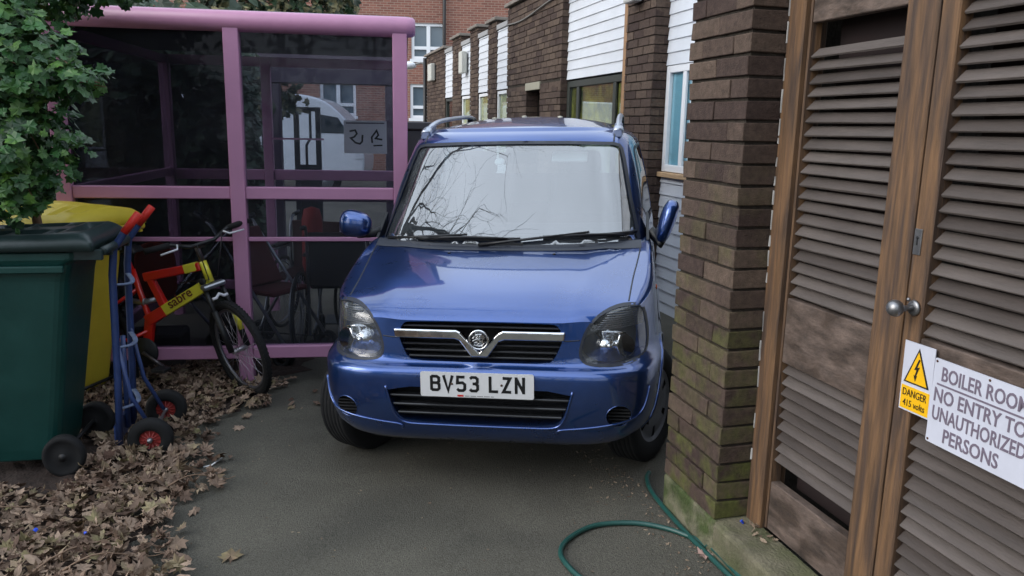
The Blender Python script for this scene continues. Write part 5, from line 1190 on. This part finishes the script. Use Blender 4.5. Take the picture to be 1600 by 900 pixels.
# headlights
smoke = mat('lamp_housing', L(112, 114, 120), .45, metal=0); lens = glass('lens_glass', (.84, .86, .88), .07, .0, .7, dirt=.09)
amb = mat('ribbed_smoke', L(130, 132, 138), .25, metal=.6)
for s in (-1, 1):
    o = patch([(s * x, z) for x, z in shrink(head, .002)], BV, -.001, step=.025).build('headlight', lens, car, fix=False)
    # dished housing following the body 5-9 cm back
    def yb_(x, z, d=.06):
        l_h = hit(BV, s * min(.70, x), z)[0]; return l_h.y + d
    HP = shrink(head, .001)
    pp = patch([(s * x, z) for x, z in HP], BV, -.055, step=.03); pp.build('lamp_housing', smoke, o, fix=False)
    patch([(s * x, z) for x, z in shrink(head, -.006)], BV, .001, step=.02, holes=[[(s * x, z) for x, z in shrink(head, .005)]]).build('lamp_seal', seal, o, fix=False)
    # main reflector bowl
    cx, cz = s * .560, .672; yb0 = hit(BV, cx, cz)[0].y
    tilt = Matrix.Rotation(R(s * 14), 3, 'Z')
    q = MB(); prof = []
    for i in range(9): t_ = i / 8; prof.append((.012 + .066 * t_, .052 - .040 * t_ ** 2))
    q.lathe(prof, (cx, yb0 + .012, cz), 'y', 32, rot=tilt); 
    q.v = [(cx + (v[0] - cx) * 1.5, v[1], cz + (v[2] - cz) * .92) for v in q.v]
    q.build('reflector', mat('reflector_chrome', (.88, .89, .9), (.12), metal=1, bump=.5, bscale=34), o, fix=True)
    q = MB(); q.lathe([(0, -.012), (.012, -.010), (.014, .0), (.012, .03), (.016, .05)], (cx, yb0 + .02, cz), 'y', 16); q.build('bulb_shield', chrome, o)
    q = MB(); q.tube([(cx - .06, yb0 + .028, cz + .058), (cx - .02, yb0 + .02, cz + .064), (cx + .03, yb0 + .022, cz + .062), (cx + .07, yb0 + .032, cz + .056)], .004, 6)
    for dx in (-.045, .045): q.tube([(cx + dx, yb0 + .026, cz - .04), (cx + dx * .7, yb0 + .032, cz), (cx + dx, yb0 + .026, cz + .05)], .005, 6)
    q.build('lamp_trim', chrome, o)
    # ribbed indicator above
    q = MB()
    for i in range(9):
        z = .748 + .0088 * i; xa, xb = .49 + .0105 * i * .9, .70; P = []
        for j in range(9): x = s * (xa + (xb - xa) * j / 8); P.append(hit(BV, x, z)[0] + Vector((0, .022, 0)))
        q.tube(P, .0034, 6)
    q.build('indicator_lens', amb, o)
# side repeaters
for s in (-1, 1):
    loc, nrm = hit(BV, .80, .805, 'x', s); q = MB(); q.ell(loc, (.008, .022, .014), n=12); q.build('side_repeater', mat('amber', L(206, 96, 40), .2, coat=.5), car)
# cowl, washer jets, wipers
cow = MB(); N = 24; vs = []; rows = 6
for j in range(rows):
    for i in range(N + 1):
        x = -.70 + 1.40 * i / N; yfnt = .742 + .10 * (abs(x) / .70) ** 2.6; yrr = .80 + .115 * (abs(x) / .70) ** 2.6; t_ = j / (rows - 1)
        y = yfnt + (yrr - yfnt) * t_; vs.append((x, y, Ztop(x, y) + .004 + .016 * t_ + (0.0 if j else -.002)))
cow.add(vs, [(j * (N + 1) + i, j * (N + 1) + i + 1, (j + 1) * (N + 1) + i + 1, (j + 1) * (N + 1) + i) for j in range(rows - 1) for i in range(N)], smooth=True)
cwm = mat('cowl_grey', L(44, 48, 58), .5); cw = cow.build('cowl', cwm, car, fix=False)
q = MB(); q.rng(-.04, .10, .776, .80, 1.005, 1.024)
q.build('cowl_vent', black_pl, cw)
for s in (-1, 1):
    q = MB(); x, y = s * .268, .70; q.lathe([(.0, .006), (.006, .005), (.009, 0)], (x, y, Ztop(x, y)), 'z', 12); q.build('washer_jet', black_pl, car)
def onws(x, z, off=.012):
    loc, nrm = hit(GV, x, z)
    if nrm.y > 0: nrm = -nrm
    return loc + nrm * off
wip = mat('wiper_black', L(20, 20, 22), .4)
for (pvx, bx1, bx2, zb_, zh) in ((-.645, -.47, .085, 1.032, 1.052), (-.13, .20, .665, 1.045, 1.068)):
    q = MB(); c1 = onws(bx1, zb_ - .004, .008); c2 = onws(bx2, zb_ + (.0 if bx1 < 0 else .012), .008); blade = [c1.lerp(c2, i / 10) for i in range(11)]
    blade = [onws(p.x, p.z, .007) for p in blade]; q.tube(blade, .009, 6)
    o = q.build('wiper', wip, car)
    mx_ = (bx1 + bx2) / 2; q = MB(); a0 = onws(pvx, 1.008, .012) if abs(pvx) < .6 else Vector((pvx, .90, 1.03)); pk = onws(mx_, zb_ + .012, .030)
    q.tube([a0, a0.lerp(pk, .35) + Vector((0, -.004, -.001)), pk], [.014, .012, .009], 8, flat=.6); q.build('arm', wip, o)
    q = MB(); l = lambda f, off: onws(bx1 + (bx2 - bx1) * f, zb_ + .004 * f, off)
    q.tube([l(.12, .012), l(.3, .022), l(.5, .026), l(.7, .022), l(.88, .012)], .007, 6); q.tube([l(.02, .009), l(.12, .014), l(.3, .009)], .003, 6); q.tube([l(.98, .009), l(.88, .014), l(.7, .009)], .003, 6); q.build('bridge', wip, o)
# mirrors
q = MB()
def shaped(c, r, fx=0, fz=0, sq=.75, rot=None):
    mb_ = MB(); mb_.ell((0, 0, 0), (1, 1, 1), n=28); vs = []
    for v in mb_.v:
        p = Vector((sgnpow(v[0], sq), sgnpow(v[1], .9), sgnpow(v[2], sq))); p = Vector((p.x * r[0] * (1 + fz * p.z), p.y * r[1], p.z * r[2] * (1 + fx * p.x))); p.x += 0
        if rot is not None: p = rot @ p
        vs.append(p + Vector(c))
    return MB().add(vs, mb_.f, smooth=True)
mo = shaped((-.862, 1.0, 1.092), (.090, .062, .074), fx=-.12, rot=Matrix.Rotation(R(8), 3, 'Y')).build('door_mirror', paint, car)
q = MB(); q.tube([(-.735, 1.05, 1.045), (-.80, 1.03, 1.035), (-.86, 1.02, 1.04)], [.03, .024, .03], 12); q.build('mirror_arm', black_pl, mo); q = MB(); q.prism([(.98, 1.02), (1.20, 1.02), (1.18, 1.14)], -.742, -.728, 'x'); q.build('mirror_foot', black_pl, mo)
rm_ = Matrix.Rotation(R(17), 3, 'Y')
mo = shaped((.836, 1.06, 1.108), (.043, .085, .118), fz=.10, rot=rm_).build('door_mirror', paint, car); mo['label'] = 'folded in door mirror'
q = MB(); q.tube([(.745, 1.08, 1.06), (.79, 1.07, 1.01), (.80, 1.05, .985), (.825, 1.05, 1.03)], [.03, .028, .022, .02], 12); q.build('mirror_arm', black_pl, mo); q = MB(); q.prism([(.98, 1.02), (1.20, 1.02), (1.18, 1.14)], .728, .742, 'x'); q.build('mirror_foot', black_pl, mo)
# roof rails
rlm = mat('rail_silver', L(168, 174, 186), .3, metal=.7)
for s in (-1, 1):
    x = s * .567; q = MB(); P = [(x, 1.47, 1.575), (x, 1.54, 1.60), (x, 1.68, 1.632), (x, 1.9, 1.655), (x, 2.3, 1.675), (x, 2.7, 1.688), (x, 2.95, 1.682), (x, 3.05, 1.65), (x, 3.1, 1.61)]
    q.tube([(p.x, p.y, p.z) for p in catm(P, 5)], [.018 + (.012 if i < 5 else 0) for i in range(len(catm(P, 5)))], 10, flat=.8); o = q.build('roof_rail', rlm, car)
    q = MB(); q.prism([(1.42, 1.545), (1.47, 1.592), (1.58, 1.622), (1.66, 1.630), (1.64, 1.57)], x - .024, x + .024, 'x'); q.build('rail_foot', mat('rail_foot_grey', L(86, 94, 118), .4, metal=.4), o, bevel=.01, seg=3)
    q = MB(); q.prism([(2.86, 1.58), (2.84, 1.68), (2.96, 1.69), (3.10, 1.60)], x - .024, x + .024, 'x'); q.build('rail_foot', black_pl, o, bevel=.008)
# wheels
def wheel(x, y, st_):
    s = 1 if x > 0 else -1; rot = Matrix.Rotation(st_, 3, 'Z'); c_ = Vector((x, y, WZ)); RT = .286
    q = MB(); q.lathe([(.0, -.05), (.10, -.05), (.17, -.04), (.19, .03), (0, .03)], c_, 'x', 24, rot=rot @ Matrix.Rotation(0 if s > 0 else math.pi, 3, 'Z')); w_ = q.build('wheel', mat('brake_dark', L(40, 38, 38), .7), car)
    q = MB(); pr = [(.180, -.070), (.200, -.080), (.235, -.083), (.262, -.080), (.278, -.070)]
    for a in (-.06, -.036, -.012, .012, .036): pr += [(RT, a), (RT, a + .0175), (RT - .006, a + .0180), (RT - .006, a + .0238)]
    pr += [(RT, .06), (.278, .070), (.262, .080), (.235, .083), (.200, .080), (.180, .070)]
    q.lathe(pr, c_, 'x', 64, rot=rot, ring=True); q.build('tyre', rubber, w_)
    q = MB(); n = 60; rr = [0, .025, .04, .06, .085, .11, .13, .15, .165, .176, .184]; dep = [.070, .070, .062, .066, .068, .070, .068, .066, .064, .070, .072]
    vs = [Vector((s * .074, 0, 0))]
    for a_, d_ in zip(rr[1:], dep[1:]):
        for k_ in range(n): t_ = 2 * math.pi * k_ / n; vs.append(Vector((s * d_, a_ * math.cos(t_), a_ * math.sin(t_))))
    fs = [(0, 1 + k_, 1 + (k_ + 1) % n) for k_ in range(n)]
    for i in range(len(rr) - 2):
        for k_ in range(n):
            hole = 4 <= i <= 6 and (k_ % 10) in (4, 5)
            hole = hole or (i == 3 and False)
            if not hole: fs.append((1 + i * n + k_, 1 + i * n + (k_ + 1) % n, 1 + (i + 1) * n + (k_ + 1) % n, 1 + (i + 1) * n + k_))
    q.add([c_ + rot @ v for v in vs], fs, smooth=True); hc_ = q.build('hub_cap', mat('hubcap_silver', L(112, 114, 122), .42, metal=.45, var=.2, vscale=20), w_)
    q = MB(); q.lathe([(0, s * .045), (.176, s * .045), (.176, s * .05)], c_, 'x', 40, rot=rot); q.build('inner_disc', dark_in, hc_)
ST = R(-25)
wheel(-.70, WY, ST); wheel(.712, WY, ST); wheel(-.70, WY + 2.36, 0); wheel(.70, WY + 2.36, 0)
# interior
q = MB(); q.rng(-.66, .66, 1.15, 3.38, 1.035, 1.055); q.build('interior_floor', dark_in, car)
q = MB(); vs = []
for j in range(6):
    for i in range(21): x = -.66 + 1.32 * i / 20; t_ = j / 5; vs.append((x, .92 + .33 * t_ + .10 * (abs(x) / .66) ** 4, 1.052 + .035 * math.sin(t_ * 2.6)))
q.add(vs, [(j * 21 + i, j * 21 + i + 1, (j + 1) * 21 + i + 1, (j + 1) * 21 + i) for j in range(5) for i in range(20)], smooth=True); q.build('dashboard', mat('dashboard', L(46, 48, 52), .7), car, fix=False)
seatm = mat('seat_fabric', L(52, 54, 62), .9)
for x in (-.34, .34):
    q = MB(); q.box((x, 1.92, 1.15), (.46, .14, .34), rot=Matrix.Rotation(R(-12), 3, 'X'), taper=.85); o = q.build('seat', seatm, car, bevel=.05, seg=4)
    q = MB(); q.box((x, 1.985, 1.385), (.24, .09, .15), rot=Matrix.Rotation(R(-8), 3, 'X'), taper=.9); q.build('headrest', seatm, o, bevel=.035, seg=4)
q = MB(); q.box((0, 2.75, 1.14), (1.15, .14, .26), rot=Matrix.Rotation(R(-10), 3, 'X')); q.build('rear_seat', seatm, car, bevel=.04, seg=3)
q = MB(); torus(q, (-.34, 1.36, 1.10), .17, .014, 'y', 36, 8, rot=Matrix.Rotation(R(25), 3, 'X')); q.build('steering_wheel', dark_in, car)
q = MB(); q.box((.0, 1.36, 1.435), (.22, .03, .065)); o = q.build('rear_view_mirror', dark_in, car, bevel=.012, seg=3)
q = MB(); q.lathe([(.0, 0), (.028, 0), (.028, .002), (0, .002)], (-.085, 1.222, 1.42), 'y', 24, rot=Matrix.Rotation(R(-45), 3, 'X')); q.build('tax_disc', mat('disc_paper', L(220, 224, 224), .6), car)
q = MB(); q.box((.30, 1.335, 1.44), (.20, .012, .10), rot=Matrix.Rotation(R(-60), 3, 'X')); q.build('sun_visor', mat('visor', L(188, 192, 190), .8), car, bevel=.004)
# small white droppings / petals along the back of the roof
q = MB()
for x, y in ((-.42, 1.9), (-.24, 2.0), (-.05, 2.05), (.18, 2.1)): q.ell((x, y, Zroof(x, y) + .003), (.018, .014, .006), n=8)
q.build('roof_speck', mat('leaf_speck', L(205, 200, 180), .8), car)
bpy.context.view_layer.update()
